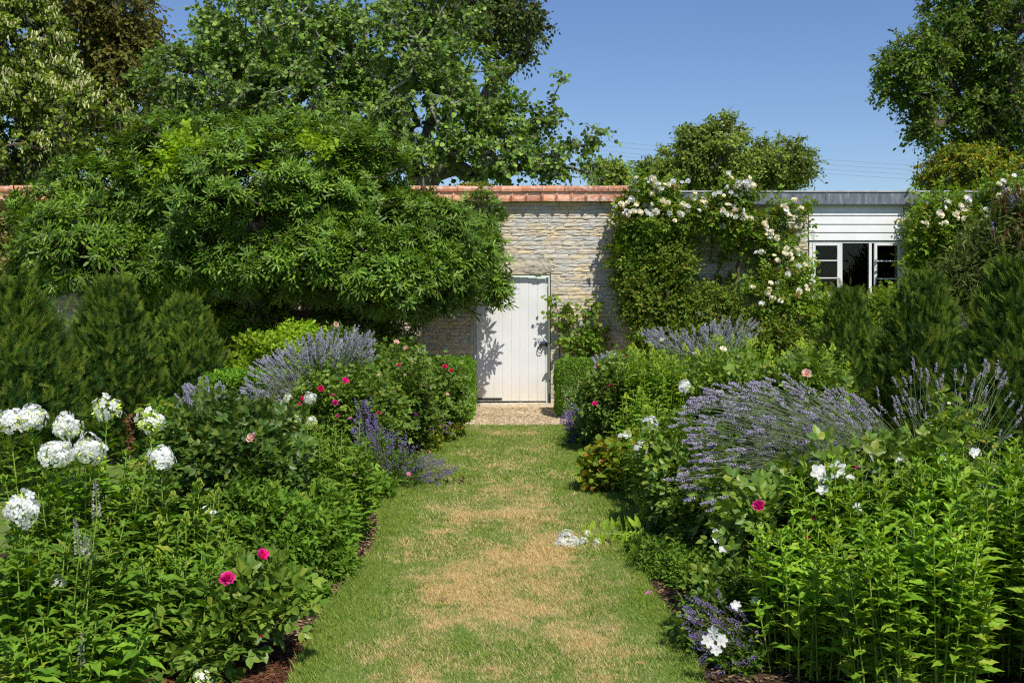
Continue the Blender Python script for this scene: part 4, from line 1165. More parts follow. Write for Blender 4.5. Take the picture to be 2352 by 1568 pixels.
for (u, v, Y) in ((330, 330, 16.8), (360, 300, 16.8), (410, 280, 16.8), (560, 268, 16.8), (660, 262, 16.8), (740, 262, 16.8), (880, 300, 16.8), (930, 320, 16.8), (980, 360, 16.8), (1000, 380, 16.8), (120, 420, 16.8), (150, 400, 16.8), (200, 375, 16.8), (240, 350, 16.8), (40, 500, 16.8), (1150, 560, 16.9), (1160, 600, 16.8), (1165, 690, 16.9), (1175, 670, 16.9), (1130, 470, 16.9), (1145, 500, 16.9), (1140, 700, 16.9), (480, 262, 16.8), (795, 262, 16.8), (520, 280, 16.8), (830, 275, 16.8), (1100, 440, 16.9), (700, 275, 16.8), (610, 270, 16.8), (1085, 700, 16.8), (1075, 460, 16.9)):
    T = np.concatenate([T, [P(u, v, Y)]]); O = np.concatenate([O, [nrm(np.array([.5 if u > 1000 else 0, -.5, .3 if v > 400 else .9]))]])
N = len(T); shoot = nrm(O * 1.0 + UP * .55 + R.normal(0, .35, (N, 3)))
pos = []; ax = []; nn = []; sz = []
for q in range(7):
    ref = nrm(np.cross(shoot, [.3, .5, .77])); r2 = np.cross(shoot, ref)
    an = q * 2.4 + R.uniform(0, 6.28, N); rad = ref * np.cos(an)[:, None] + r2 * np.sin(an)[:, None]
    lift_ = .30 + .28 * q / 3
    A = nrm(rad + shoot * lift_ - UP * .12 + R.normal(0, .12, (N, 3)))
    pos.append(T - shoot * (.03 * (3 - q)) + rad * .012); ax.append(A); nn.append(shoot + UP * .5 + R.normal(0, .25, (N, 3))); sz.append((.185 - .013 * q) * R.uniform(.7, 1.15, N))
mb = MB(); scatter(mb, FIG, np.concatenate(pos), np.concatenate(ax), np.concatenate(nn), np.concatenate(sz)); mb.build('foliage', M['fig'], root)
mb = MB()
for b_, sub in (((-3.6, 16.9, 0), T[0::3]), ((-4.3, 16.8, 0), T[1::3]), ((-2.6, 17.0, 0), T[2::3])):
    skeleton(mb, [b_, np.array(b_) + [.1, -.1, .7], np.array(b_) + [.05, -.3, 1.3]], sub, .006, .40, .35, .08, 6, .09)
mb.build('branches', M['bark'], root)
bush('wisteria', 'yellow green climber leaves poking through the upper left of the fig', 'climber', [blob(440, 350, 15.0, 55, 28, .25), blob(400, 390, 15.0, 35, 30, .2), blob(550, 345, 15.1, 28, 12, .15), blob(715, 340, 15.0, 40, 14, .15), blob(590, 400, 14.8, 15, 10, .1)],
     P(430, 700, 16.5) * [1, 1, 0], 'lime', ROSE, .12, 75, 2, 5, .22, seg=.3, r_tip=.004)
bush('grape_vine', 'reddish brown tinged vine climbing the wall at the far left edge', 'climber', [blob(8, 560, 17.2, 28, 90, .16), blob(20, 640, 17.0, 40, 30, .2)], (-7.8, 17.3, 0), 'vine', ROUND, .09, 230, 2, 5, .2, seg=.25, r_tip=.004)

# ------------------------------------------------------------------ yews
yew('dark green yew bush nearest the camera on the left, cut by the left edge', -3.95, 9.0, 1.68, .54, 17000, 1)
yew('middle dark green yew bush of the three on the left', -3.84, 11.0, 1.76, .455, 15000, 2)
yew('farthest of the three left yew bushes, beside the dark gap under the fig', -3.72, 13.0, 1.60, .45, 14000, 3)
yew('smallest right yew bush, standing in front of the white window', 3.88, 13.1, 1.70, .40, 13000, 4)
yew('middle dark green yew bush of the three on the right', 3.90, 10.8, 1.80, .46, 15000, 5)
yew('dark green yew bush nearest the camera on the right, cut by the right edge', 3.95, 8.8, 1.84, .58, 17000, 6)

# ------------------------------------------------------------------ hedges
hedge('clipped box hedge block on the left of the gravel by the white door', (-1.5, 14.7, 0), (-.52, 16.2, .83), 26000)
hedge('clipped box hedge block on the right of the gravel, its shadow on the stones', (.63, 15.35, 0), (1.5, 16.8, .775), 24000)
hedge('low clipped hedge behind the left lavender at the foot of the farthest yew', (-3.35, 12.0, 0), (-2.4, 13.1, .80), 14000, leaf=.028)

# ------------------------------------------------------------------ climbing roses and shrubs on the right wall
def climbing(label, blobs, base, n, keys, nb, leafm='climb', leaf=.11, ub=None, group='climbing roses on the stone wall', rr=(7.5, 11.5), spent=0):
    root, T, O = bush('climbing_rose', label, 'climbing rose', blobs, base, leafm, ROSE, leaf, n, 2, 5, .24, group, r_tip=.003, seg=.25, shell=.45, lump=.3, lf=3, rmax=.03)
    idx = np.argsort(T[:, 1] - T[:, 2] * .25 + R.uniform(0, .25, len(T)))[:int(len(T) * .5)]
    if ub is not None: idx = np.array([i for i in idx if ub(T[i])])
    pick = R.choice(idx, min(nb, len(idx)), replace=False)
    for i in pick:
        nclus = int(R.integers(1, 4))
        for q in range(nclus):
            if len(root.children) > 96: break
            k = keys[int(R.integers(0, len(keys)))]
            ax = nrm(np.array([0, -.8, .5]) + R.normal(0, .35, 3)); r = R.uniform(*rr) * 17 / F * .75
            inst(BLOOM[k][int(R.integers(0, 3))], 'rose_bloom', root, T[i] + np.array([0, -.20, .07]) + R.normal(0, .045, 3) * (q > 0), ax, r, R.uniform(0, 6))
    for i in (R.choice(idx, min(spent, len(idx)), replace=False) if spent else ()):
        mb = MB(); pp = T[i] + [0, -.12, 0] + R.normal(0, .018, (16, 3))
        scatter(mb, SMALLR, pp, R.normal(0, 1, pp.shape), R.normal(0, 1, pp.shape), .035); mb.build('spent_bloom_cluster', M['spent'], root)
    return root
M['spent'] = leafmat('spent_rose', [(.42, .2, .08), (.5, .3, .14), (.34, .14, .06)], .8, .2)
climbing('cream climbing rose spilling over the left end of the lead roof edge', [blob(1530, 495, 17.05, 95, 42, .26), blob(1445, 505, 17.1, 36, 36, .2), blob(1490, 438, 17.0, 42, 17, .2), blob(1555, 440, 17.0, 34, 14, .2), blob(1450, 590, 17.15, 60, 50, .2), blob(1550, 545, 17.15, 40, 26, .15)],
         (2.1, 17.3, 0), 290, ('pcream', 'pwhite'), 44, ub=lambda t: t[2] > 2.75, spent=10)
climbing('cream climbing rose arching over the middle of the roof edge to the brown spent clusters', [blob(1655, 490, 17.0, 65, 36, .25), blob(1695, 436, 16.95, 34, 22, .2), blob(1705, 525, 17.1, 55, 36, .2)],
         (3.2, 17.3, 0), 225, ('pcream', 'pwhite'), 36, spent=22)
climbing('cream climbing rose growing up beside the left jamb of the white window', [blob(1800, 620, 17.0, 55, 70, .28), blob(1810, 500, 17.15, 45, 40, .16), blob(1760, 560, 17.1, 40, 40, .2), blob(1800, 720, 16.9, 75, 45, .3), blob(1850, 680, 17.0, 30, 35, .25), blob(1740, 700, 16.9, 50, 50, .25)],
         (4.3, 17.3, 0), 270, ('pcream', 'pcream', 'pwhite'), 30, spent=14, ub=lambda t: t[2] > 1.5)
climbing('cream climbing rose covering the wall between the white window and the right edge', [blob(2160, 520, 17.0, 75, 75, .3), blob(2120, 590, 17.1, 45, 50, .2), blob(2240, 530, 16.9, 80, 80, .35), blob(2320, 450, 16.6, 48, 32, .3), blob(2190, 480, 16.9, 30, 22, .2)],
         (6.9, 17.3, 0), 380, ('pcream', 'pwhite', 'pcream'), 44, spent=16, rr=(7.5, 12))
bush('rose_bush', 'low green rose foliage under the sill of the white window', 'rose bush', [blob(1920, 730, 16.9, 60, 45, .3), blob(2030, 715, 16.9, 60, 40, .3)], (5.3, 17.2, 0), 'climb', ROSE, .1, 260, 2, 5, .2, r_tip=.003, seg=.2)
bush('wall_shrub', 'rounded small leaved green shrub with reddish tips against the wall under the left climbing rose', 'shrub', [blob(1510, 700, 16.9, 95, 75, .40), blob(1545, 610, 17.0, 50, 50, .3), blob(1620, 715, 16.95, 80, 60, .35), blob(1440, 650, 17.1, 30, 45, .2)],
     (2.4, 17.1, 0), 'shrub', OVAL, .052, 760, 3, 7, .22, r_tip=.003, seg=.2, lump=.22, lf=3)
bush('wall_shrub', 'darker low shrub at the foot of the wall behind the right lavender', 'shrub', [blob(1560, 790, 16.6, 130, 50, .35), blob(1760, 790, 16.6, 110, 45, .35)],
     (3.1, 16.8, 0), 'shrub', OVAL, .06, 560, 3, 6, .2, r_tip=.003, seg=.2)
bush('climbing_vine', 'sparse climber trailing over the bare stone patch between the two roses', 'climber', [blob(1640, 610, 17.36, 70, 60, .07)], (3.1, 17.38, 0), 'climb', OVAL, .065, 50, 2, 5, .2, r_tip=.003, seg=.2)
bush('climbing_vine', 'sparse young climber with broad leaves on the stones right of the door', 'climber', [blob(1335, 790, 17.28, 48, 42, .10), blob(1300, 735, 17.36, 22, 45, .05), blob(1355, 730, 17.34, 18, 45, .06), blob(1375, 780, 17.3, 26, 40, .1)],
     (1.05, 17.3, 0), 'climb', ROUND, .075, 105, 2, 4, .16, r_tip=.003, seg=.2)
root, T, O = bush('climbing_vine', 'single trailing vine shoot hanging over the upper right corner of the door', 'climber', [blob(1272, 690, 17.30, 9, 26, .03), blob(1245, 684, 17.28, 5, 10, .02), blob(1262, 720, 17.30, 8, 14, .03)],
     (.72, 17.4, 0), 'climb', ROUND, .075, 12, 1, 3, .10, r_tip=.002, seg=.2, roots=[(.72, 17.4, 0), (.73, 17.42, .8), (.71, 17.42, 1.45)])
root, T, O = bush('buddleja', 'grey green buddleja with brown spent flower spikes at the right edge behind the yew', 'buddleja', [blob(2290, 600, 15.3, 75, 75, .5), blob(2220, 650, 15.3, 60, 50, .4), blob(2340, 540, 15.3, 60, 70, .4)],
     (6.6, 15.4, 0), 'budl', NARROW, .13, 600, 3, 7, .3, r_tip=.004, seg=.25, up=.8)
idx = np.argsort(T[:, 1] - .8 * T[:, 2])[:70]
for i in idx[::2]:
    mb = MB(); n = 60; d = nrm(O[i] * .5 + UP + R.normal(0, .25, 3)); t = R.random(n)
    scatter(mb, SMALLR, T[i] + d * (.1 + .2 * t[:, None]) + R.normal(0, .012, (n, 3)) * (1.2 - t[:, None]), R.normal(0, 1, (n, 3)), R.normal(0, 1, (n, 3)), .026)
    o = mb.build('flower_spike', M['pcat'] if i % 9 == 0 else M['seed'], root)

# ------------------------------------------------------------------ left border, far to near
bush('lime_shrub', 'bright yellow green small leaved shrub in the dark gap under the fig', 'shrub', [blob(620, 825, 13.2, 70, 55, .4), blob(690, 790, 13.6, 60, 40, .4), blob(575, 800, 13.2, 28, 26, .25), blob(560, 850, 13.0, 30, 30, .25)],
     (-2.8, 13.3, 0), 'lime', SMALLR, .045, 520, 3, 8, .16, seg=.15)
def stalks(poly, n, y0, y1, target, length, jitter=.03, up=0.0, conv=1.0):
    q = poly_uv(poly, n); Y = R.uniform(y0, y1, n); tips = np.array([P(u, v, yy) for (u, v), yy in zip(q, Y)])
    C = P(target[0], target[1], (y0 + y1) / 2); C = np.repeat(C[None], n, 0); C[:, 1] += (Y - (y0 + y1) / 2) * .6
    d = (C - tips) * conv + np.array([0, 0, -up]); Ln = np.linalg.norm(d, axis=1, keepdims=True); L_ = np.minimum(length * R.uniform(.8, 1.2, (n, 1)), Ln)
    b = tips + d / Ln * L_ + R.normal(0, jitter, (n, 3)); b[:, 2] = np.maximum(b[:, 2], .03)
    return tips, b
t_, b_ = stalks([(560, 905), (575, 860), (625, 815), (700, 785), (760, 762), (850, 768), (858, 830), (800, 850), (760, 895), (650, 925), (600, 930)], 430, 10.2, 11.5, (745, 980), .42)
lavender('dense lavender clump behind the left rose bushes, in front of the lime shrub', (-1.9, 10.9, 0), [blob(730, 920, 10.9, 115, 75, .5), blob(660, 950, 10.6, 80, 50, .4)], 380, t_, b_, fm='plavfar', sm='lavstem_far', per=5, whorls=6, headlen=.07, rad=.0088, stem_r=.0022)
t_, b_ = stalks([(405, 925), (440, 893), (510, 880), (532, 905), (490, 960), (425, 965)], 75, 7.6, 8.3, (500, 1040), .40)
lavender('small sparse lavender between the left yews and the cream rose', (-2.1, 8, 0), [blob(490, 1020, 8, 50, 50, .25)], 120, t_, b_, fm='plavfar', sm='lavstem_far', headlen=.07, rad=.0095, whorls=6, per=5)
root, T, O = bush('rose_bush', 'tall rose bush with pale pink blooms behind the magenta roses on the left', 'rose bush', [blob(910, 880, 12.3, 60, 60, .4), blob(820, 850, 12.3, 70, 55, .35), blob(775, 790, 12.3, 16, 30, .12), blob(925, 820, 12.3, 24, 26, .15)], (-1.35, 12.3, 0), 'rose', ROSE, .10, 260, 2, 5, .16, group='rose bushes in the flower beds')
for (u, v, r) in ((772, 745, 10), (911, 784, 9), (932, 799, 9.5), (951, 827, 9), (880, 860, 10), (842, 855, 6)): bloom(root, 'ppale', u, v, 11.8, r * .8)
def rosebush(label, blobs, base, n, blooms, leaf=.085, leafm='rose', Yb=None, tw=.15, key='pmag', group='rose bushes in the flower beds', name='rose_bush', r_tip=.002, tpl=ROSE):
    root, T, O = bush(name, label, 'rose bush', blobs, base, leafm, tpl, leaf, n, 2, 5, tw, group=group, r_tip=r_tip)
    for b in blooms:
        u, v, Y, r = b[:4]; k = b[4] if len(b) > 4 else key
        if k.startswith('open'):
            ax = nrm(np.array([0, -.8, .5]) + R.normal(0, .4, 3)); me = OPENF['pwhite' if k == 'openw' else 'ppink'][int(R.integers(0, 2))]
            inst(me, 'open_flower', root, P(u, v, Y), ax, r * Y / F, R.uniform(0, 6))
        else: bloom(root, k, u, v, Y, r * .8)
    return root
rosebush('magenta rose bush of the left bed next to the clipped box block', [blob(1010, 920, 12.9, 52, 85, .45), blob(960, 900, 12.6, 40, 60, .4)], (-.95, 12.9, 0), 330,
         [(1022, 841, 12.5, 8, 'pred'), (1036, 851, 12.5, 8, 'pred'), (963, 860, 12.1, 8), (982, 888, 12.2, 9), (1028, 905, 12.4, 6, 'ppale'), (1000, 870, 12.3, 5)])
rosebush('magenta rose bush in the middle of the left bed, beside the purple catmint', [blob(910, 935, 11.4, 80, 85, .45), blob(850, 920, 11.3, 60, 60, .4)], (-1.2, 11.4, 0), 420,
         [(916, 838, 11.0, 7), (845, 889, 10.9, 9, 'pred'), (853, 887, 10.9, 7), (870, 860, 11, 6, 'ppale'), (887, 928, 10.8, 7, 'pmag'), (955, 950, 10.9, 6, 'openp'), (905, 895, 11, 4), (930, 860, 11, 4, 'ppale')])
rosebush('magenta rose bush of the left bed with the largest far blooms, behind white phlox', [blob(790, 935, 10.4, 85, 85, .5), blob(850, 960, 10.2, 60, 70, .4), blob(760, 890, 10.6, 50, 40, .3)], (-1.5, 10.4, 0), 460,
         [(794, 872, 9.9, 11), (737, 891, 9.9, 10, 'pred'), (697, 914, 9.8, 10, 'pred'), (688, 927, 9.8, 6), (770, 924, 9.7, 10), (763, 906, 9.7, 6), (776, 955, 9.7, 7), (870, 948, 9.7, 7), (805, 960, 9.6, 5, 'openp')])
t_, b_ = stalks([(815, 1015), (835, 985), (900, 1000), (960, 1045), (1040, 1075), (985, 1110), (900, 1100), (850, 1060)], 230, 8.9, 10.0, (900, 1110), .26, up=.05)
lavender('purple catmint sprawling onto the left edge of the lawn beside the dry twig', (-.95, 9.5, 0), [blob(890, 1080, 9.4, 90, 45, .4), blob(850, 1040, 9.6, 50, 50, .3)], 330, t_, b_, group='catmint along the lawn edges', fm='pcat', sm='darkstem', name='catmint_plant', cat='catmint', leafm='mint', leaf=.03, tpl=SMALL, headlen=.09, rad=.014, whorls=5, per=2, fs=.5)
t_, b_ = stalks([(815, 950), (840, 935), (880, 960), (860, 1010), (820, 1010)], 34, 9.6, 10.0, (860, 1080), .35)
lavender('few upright dark blue catmint stalks against the left rose leaves', (-1.2, 9.9, 0), [blob(850, 1060, 9.8, 40, 30, .2)], 60, t_, b_, group='catmint along the lawn edges', fm='pcat', sm='darkstem', name='catmint_plant', cat='catmint', leafm='mint', leaf=.03, tpl=SMALL, headlen=.10, rad=.012, whorls=6, per=4, fs=.8)
root = rosebush('low yellow green herbs with violet flowers by the left box block', [blob(1005, 985, 12.6, 50, 26, .35), blob(965, 1025, 11.6, 45, 30, .35)], (-.95, 12.2, 0), 300, [], .035, 'cranes', tpl=SMALLR, name='herb_mat', group='low herbs', tw=.08)
root['category'] = 'herb'
t_, b_ = stalks([(985, 965), (1040, 965), (1040, 1000), (990, 990)], 40, 12.2, 12.8, (1010, 1000), .1)
floret_stalks(root, b_, t_, .03, .012, 2, 3, .001, 'pcat', 'darkstem')
root = rosebush('cranesbill clump with small pink flowers at the left lawn edge', [blob(835, 1130, 8.7, 70, 38, .32), blob(800, 1100, 8.8, 40, 35, .25)], (-1.05, 8.7, 0), 330,
         [(845, 1079, 8.4, 7, 'openp'), (817, 1090, 8.4, 7, 'openp'), (938, 1088, 8.6, 6, 'openp'), (836, 1100, 8.4, 4, 'openp')], .05, 'mint', tpl=SMALLR, name='cranesbill_plant', group='low herbs', tw=.1)
root['category'] = 'cranesbill'
phlox('white phlox with four small heads under the magenta roses on the left', (-1.42, 7.5), .34, .42, 46, .62, .80,
      [(712, 913, 7.7, 17, 0), (662, 915, 7.6, 14, 1), (676, 963, 7.3, 17, 0), (716, 968, 7.3, 15, 1), (548, 944, 7.2, 13, 1)], leaf=.10, buds=12, group='phlox plants in the flower beds')
phlox('leafy phlox without flowers bulging over the left lawn edge', (-1.10, 7.25), .26, .5, 60, .52, .78, leaf=.10, group='phlox plants in the flower beds', dome=.22)
rosebush('dark leaved rose bush with one large cream bloom in the left bed', [blob(500, 1040, 6.6, 100, 65, .35), blob(560, 1100, 6.3, 90, 90, .35), blob(460, 1120, 6.4, 50, 70, .25), blob(600, 1020, 6.7, 50, 50, .3)], (-1.65, 6.5, 0), 640,
         [(577, 1005, 6.0, 20, 'ppale'), (472, 1168, 5.5, 12, 'pwhite'), (490, 1178, 5.5, 12, 'pwhite')], .095, 'rosedk', tw=.16)
phlox('leafy phlox without flowers leaning to the lawn above the mint clump', (-1.10, 6.45), .22, .32, 44, .34, .56, leaf=.095, group='phlox plants in the flower beds')
bush('mint_clump', 'dense small leaved green herb hiding the soil left of the lawn, beside the bark chips', 'herb', [blob(635, 1250, 5.9, 105, 85, .35), blob(590, 1180, 6.0, 80, 60, .3), blob(735, 1210, 6.4, 60, 70, .35)],
     (-1.25, 6.0, 0), 'mint', SMALL, .038, 900, 3, 7, .12, group='low herbs', up=.9)
bush('mint_clump', 'low spreading green herb around the soil edge at the foot of the left mint', 'herb', [blob(630, 1360, 5.5, 65, 45, .25), blob(760, 1300, 6.2, 40, 30, .2), blob(735, 1375, 5.6, 22, 10, .06)],
     (-1.08, 5.5, 0), 'mint', SMALLR, .03, 480, 3, 7, .1, group='low herbs')
phlox('phlox with pointed lime green bud spikes in front of the cream rose', (-1.50, 5.75), .16, .16, 12, .42, .62, leaf=.07, buds=8, group='phlox plants in the flower beds', budr=.032)
root, T, O = bush('euphorbia', 'yellowish tinted leafy plant behind the white phlox heads on the left', 'herb', [blob(365, 945, 7.0, 20, 14, .1), blob(400, 990, 7, 30, 40, .2)], (-2.1, 7, 0), 'climb', OVAL, .05, 120, 2, 6, .1, group='low herbs')
ph = 'phlox plants in the flower beds'
phlox('tall white phlox at the left edge with a cluster of six upper flower heads', (-1.88, 5.05), .38, .32, 52, .62, .86,
      [(22, 962, 5.1, 34, 0), (72, 957, 5.1, 36, 0), (155, 978, 5.15, 34, 0), (130, 1038, 4.85, 42, 0), (205, 1030, 4.95, 37, 0), (245, 937, 5.3, 34, 1)], leaf=.11, w=1.15, rise=.65, pitch=.034, group=ph, buds=12)
phlox('white phlox at the left edge carrying the single biggest lowest flower head', (-1.88, 4.5), .38, .28, 52, .44, .68,
      [(48, 1166, 4.5, 50, 0), (205, 1275, 4.4, 22, 1), (135, 1338, 4.3, 20, 1)], leaf=.115, w=1.15, rise=.65, pitch=.034, group=ph)
phlox('white phlox with two separate heads, in front of the dark leaved rose', (-1.46, 5.0), .28, .30, 46, .46, .74,
      [(345, 966, 5.4, 32, 1), (371, 1048, 5.0, 36, 0)], leaf=.11, w=1.15, rise=.65, pitch=.034, group=ph, buds=10, dome=.2)
phlox('leafy phlox without flowers at the bottom left, round the pale flower spikes', (-1.62, 4.12), .34, .16, 44, .22, .40, leaf=.12, w=1.1, group=ph)
phlox('leafy green phlox without flowers behind the magenta rose at the lower left', (-1.36, 4.62), .26, .22, 44, .30, .54, leaf=.115, group=ph, dome=.1)
phlox('small phlox with one opening head at the bottom edge', (-1.24, 4.3), .07, .05, 4, .06, .12, [(465, 1556, 4.25, 24, 1)], leaf=.07, group=ph, pitch=.03)
rosebush('low rose bush with two magenta blooms at the lower left by the soil', [blob(600, 1365, 4.65, 45, 34, .08), blob(530, 1410, 4.55, 60, 34, .08), blob(480, 1500, 4.4, 45, 22, .06), blob(630, 1420, 4.5, 20, 12, .05)], (-1.15, 4.55, 0), 46,
         [(522, 1325, 4.3, 24, 'pmag'), (603, 1273, 4.42, 24, 'pmag'), (601, 1460, 4.4, 5, 'pred')], .105, 'rose', tw=.09)
sp = thing('gooseneck_plant', (-1.72, 4.3, 0), 'slender plant with pale greyish flower spikes in front of the lower left phlox', 'flowering plant')
tops = np.array([P(u, v, Y) for (u, v, Y) in ((222, 1190, 4.25), (182, 1275, 4.2), (208, 1285, 4.25), (186, 1530, 4.0), (8, 1565, 4.1), (198, 1275, 4.3))])
stem_plant(sp, tops, bases_of(tops, (-1.72, 4.25), .6), M['mint'], M['limestem'], .07, .03, tpl=NARROW, w=1.6)
for i, tp in enumerate(tops): inst(SPIKES[i % 2], 'flower_spike', sp, tp, (R.normal(0, .08), R.normal(0, .08), 1), (.0165, .0155, .010, .013, .011, .009)[i] * 1.0, R.uniform(0, 6))

# ------------------------------------------------------------------ right border, far to near
t_, b_ = stalks([(1478, 775), (1500, 762), (1600, 762), (1655, 745), (1725, 738), (1745, 775), (1700, 815), (1600, 820), (1500, 800)], 200, 12.2, 13.0, (1640, 930), .42)
lavender('lavender clump behind the lime green phlox at the foot of the right wall', (2.4, 12.6, 0), [blob(1630, 880, 12.6, 110, 60, .45)], 260, t_, b_, fm='plavfar', sm='lavstem_far', per=5, whorls=6, headlen=.085, rad=.0095, stem_r=.0022)
t_, b_ = stalks([(1365, 830), (1400, 815), (1440, 830), (1440, 890), (1380, 900)], 90, 12.6, 13.3, (1430, 960), .38)
lavender('small thin lavender beside the right box block', (1.25, 13.0, 0), [blob(1410, 920, 13.0, 45, 45, .3)], 120, t_, b_, fm='plavfar', sm='lavstem_far', per=5, whorls=6, headlen=.075, rad=.012)
rosebush('rose bush with crimson and magenta blooms next to the right box block', [blob(1400, 930, 11.6, 50, 85, .4), blob(1430, 880, 12, 40, 50, .3)], (1.0, 11.6, 0), 300,
         [(1420, 826, 12, 9, 'pred'), (1372, 840, 12, 7, 'pred'), (1432, 818, 12, 5, 'pred'), (1403, 885, 11.3, 10, 'pmag'), (1386, 889, 11.3, 8, 'pred'), (1367, 926, 11.1, 10, 'pmag'), (1413, 813, 12, 6, 'pwhite'), (1388, 843, 12, 6, 'pwhite')])
t_, b_ = stalks([(1295, 965), (1320, 940), (1350, 960), (1355, 1015), (1315, 1010)], 110, 12.0, 12.8, (1345, 1020), .25)
lavender('pale purple catmint at the right lawn edge near the gravel', (.83, 12.4, 0), [blob(1335, 1000, 12.4, 32, 28, .3)], 130, t_, b_, group='catmint along the lawn edges', fm='pcat', sm='darkstem', name='catmint_plant', cat='catmint', leafm='mint', leaf=.03, tpl=SMALL, headlen=.08, rad=.012, whorls=5, per=3, fs=.8)
phlox('bright green budded phlox left of the right bed, behind the crimson roses', (1.40, 11.2), .38, .5, 85, .90, 1.16, leaf=.10, buds=30, group=ph, mat='phloxR', budr=.035)
phlox('bright green budded phlox mid right bed, in front of the far lavender', (2.12, 11.0), .46, .6, 110, .92, 1.24, leaf=.10, buds=40, group=ph, mat='phloxR', budr=.038)
phlox('bright green budded phlox at the right of the bed, next to the smallest yew', (2.74, 10.4), .38, .5, 80, .82, 1.20, leaf=.10, buds=30, group=ph, mat='phloxR', budr=.038)
phlox('green budded phlox directly behind the peach rose bloom in the right bed', (2.15, 9.7), .5, .35, 70, .72, .95, leaf=.10, buds=24, group=ph, mat='phloxR', budr=.034)
phlox('lower green phlox behind the white flowered phlox on the right', (1.12, 9.9), .28, .4, 50, .60, .82, leaf=.09, buds=16, group=ph, mat='phloxR', dome=.25)
rosebush('rose bush with one large peach bloom above the big lavender', [blob(1680, 895, 8.6, 60, 34, .25), blob(1850, 895, 8.5, 55, 30, .25)], (1.95, 8.6, 0), 170,
         [(1853, 856, 8.1, 15, 'ppale'), (1662, 801, 10.2, 12, 'pcream'), (1595, 812, 10.2, 9, 'pwhite'), (1712, 863, 8.4, 5, 'ppale'), (1695, 818, 10, 6, 'pwhite'), (1520, 780, 12, 8, 'pcream')], .10, 'rose', tw=.16)
phlox('white phlox with two stacked flower heads left of the big lavender', (1.0, 8.35), .22, .3, 34, .46, .66, [(1492, 975, 8.1, 26, 0), (1474, 1030, 7.9, 21, 0), (1500, 998, 8.05, 16, 0), (1572, 886, 8.5, 17, 0)], leaf=.09, group=ph, buds=8)
rosebush('cranesbill with red and yellow tinted leaves at the right lawn edge', [blob(1410, 1070, 9.0, 60, 45, .35), blob(1460, 1040, 9.1, 45, 40, .3), blob(1370, 1090, 8.9, 26, 18, .15)], (.92, 9.0, 0), 330,
         [(1441, 998, 9.0, 11, 'openw'), (1425, 1000, 9.0, 7, 'openw'), (1483, 1044, 8.3, 5, 'openp')], .06, 'cranes', tpl=ROUND, name='cranesbill_plant', group='low herbs', tw=.1)['category'] = 'cranesbill'
rosebush('shaggy rose bush with yellowing leaves under the leaning lavender stalks', [blob(1570, 1120, 7.2, 65, 100, .35), blob(1640, 1210, 6.7, 70, 90, .3), blob(1560, 1050, 7.4, 60, 50, .3), blob(1720, 1200, 6.2, 70, 90, .3)], (1.2, 7.0, 0), 560,
         [(1653, 1222, 5.9, 20, 'openw'), (1664, 1262, 5.85, 15, 'openw'), (1645, 1240, 5.9, 10, 'openw')], .09, 'rose', tw=.16)
bush('herb_tuft', 'dark grey green mat at the foot of the right bed beside the fallen phlox', 'herb', [blob(1530, 1290, 6.35, 70, 36, .3), blob(1480, 1262, 6.7, 30, 20, .15), blob(1600, 1320, 6.0, 70, 30, .25)],
     (.95, 6.3, 0), 'mint', SMALL, .03, 480, 3, 7, .1, group='low herbs')
# the big lavender, its stalks blown over to the left
tA, bA = stalks([(1545, 985), (1610, 905), (1700, 872), (1830, 875), (1960, 905), (2030, 960), (1960, 1040), (1860, 1075), (1840, 1125), (1740, 1165), (1620, 1170), (1545, 1100), (1610, 1040)], 500, 5.9, 7.0, (2120, 1120), .55, .03)
lavender('huge lavender with purple stalks leaning over to the left across the right bed', (1.75, 6.5, 0), [blob(1880, 1130, 6.5, 190, 75, .45), blob(2040, 1120, 6.5, 120, 70, .4)], 620, tA, bA, headlen=.055, rad=.0072, whorls=6, per=5, lift=.45, stem_r=.0014)
tA, bA = stalks([(1960, 905), (2080, 835), (2200, 860), (2280, 830), (2345, 960), (2320, 1010), (1990, 1010)], 80, 6.0, 6.8, (2160, 1180), .55, .05)
lavender('tall loose lavender stalks standing upright before the nearest right yew', (2.5, 6.4, 0), [blob(2180, 1120, 6.4, 130, 60, .35)], 300, tA, bA, headlen=.048, rad=.0062, whorls=6, per=4, lift=.1, stem_r=.0014)
rosebush('rose bush with magenta blooms and big white petals behind the nearest right phlox', [blob(1770, 1210, 5.2, 70, 40, .15), blob(1900, 1150, 5.3, 80, 40, .2), blob(2080, 1110, 5.4, 110, 35, .2)], (1.35, 5.4, 0), 170,
         [(1743, 1158, 5.0, 20, 'pmag'), (1845, 1222, 4.85, 15, 'pred'), (1850, 1236, 4.8, 13, 'pred'), (1958, 1066, 5.15, 18, 'pmag'), (1873, 1190, 4.9, 7, 'pmag'),
          (1880, 1085, 5.1, 21, 'openw'), (1925, 1078, 5.1, 21, 'openw'), (1905, 1100, 5.05, 18, 'openw'), (1950, 1100, 5.1, 16, 'openw'), (1996, 1042, 5.3, 24, 'openw'), (2060, 1050, 5.3, 16, 'openw'), (1968, 1166, 4.8, 15, 'openw'), (1890, 1125, 5, 16, 'openw'), (2165, 1052, 5.2, 15, 'openw'), (2240, 1040, 5.3, 14, 'openw')], .11, 'rose', tw=.15)
rosebush('sprawling rose shoots with white open flowers by the low purple catmint', [blob(1680, 1400, 4.95, 50, 45, .12), blob(1640, 1460, 4.8, 30, 30, .1)], (.98, 5.0, 0), 80,
         [(1640, 1450, 4.3, 16, 'openw'), (1656, 1470, 4.3, 17, 'openw'), (1626, 1472, 4.3, 17, 'openw'), (1645, 1492, 4.28, 14, 'openw'), (1690, 1390, 4.6, 13, 'openw'), (1735, 1380, 4.7, 12, 'openw'), (1700, 1400, 4.75, 13, 'pcream')], .08, 'rose', tw=.12)
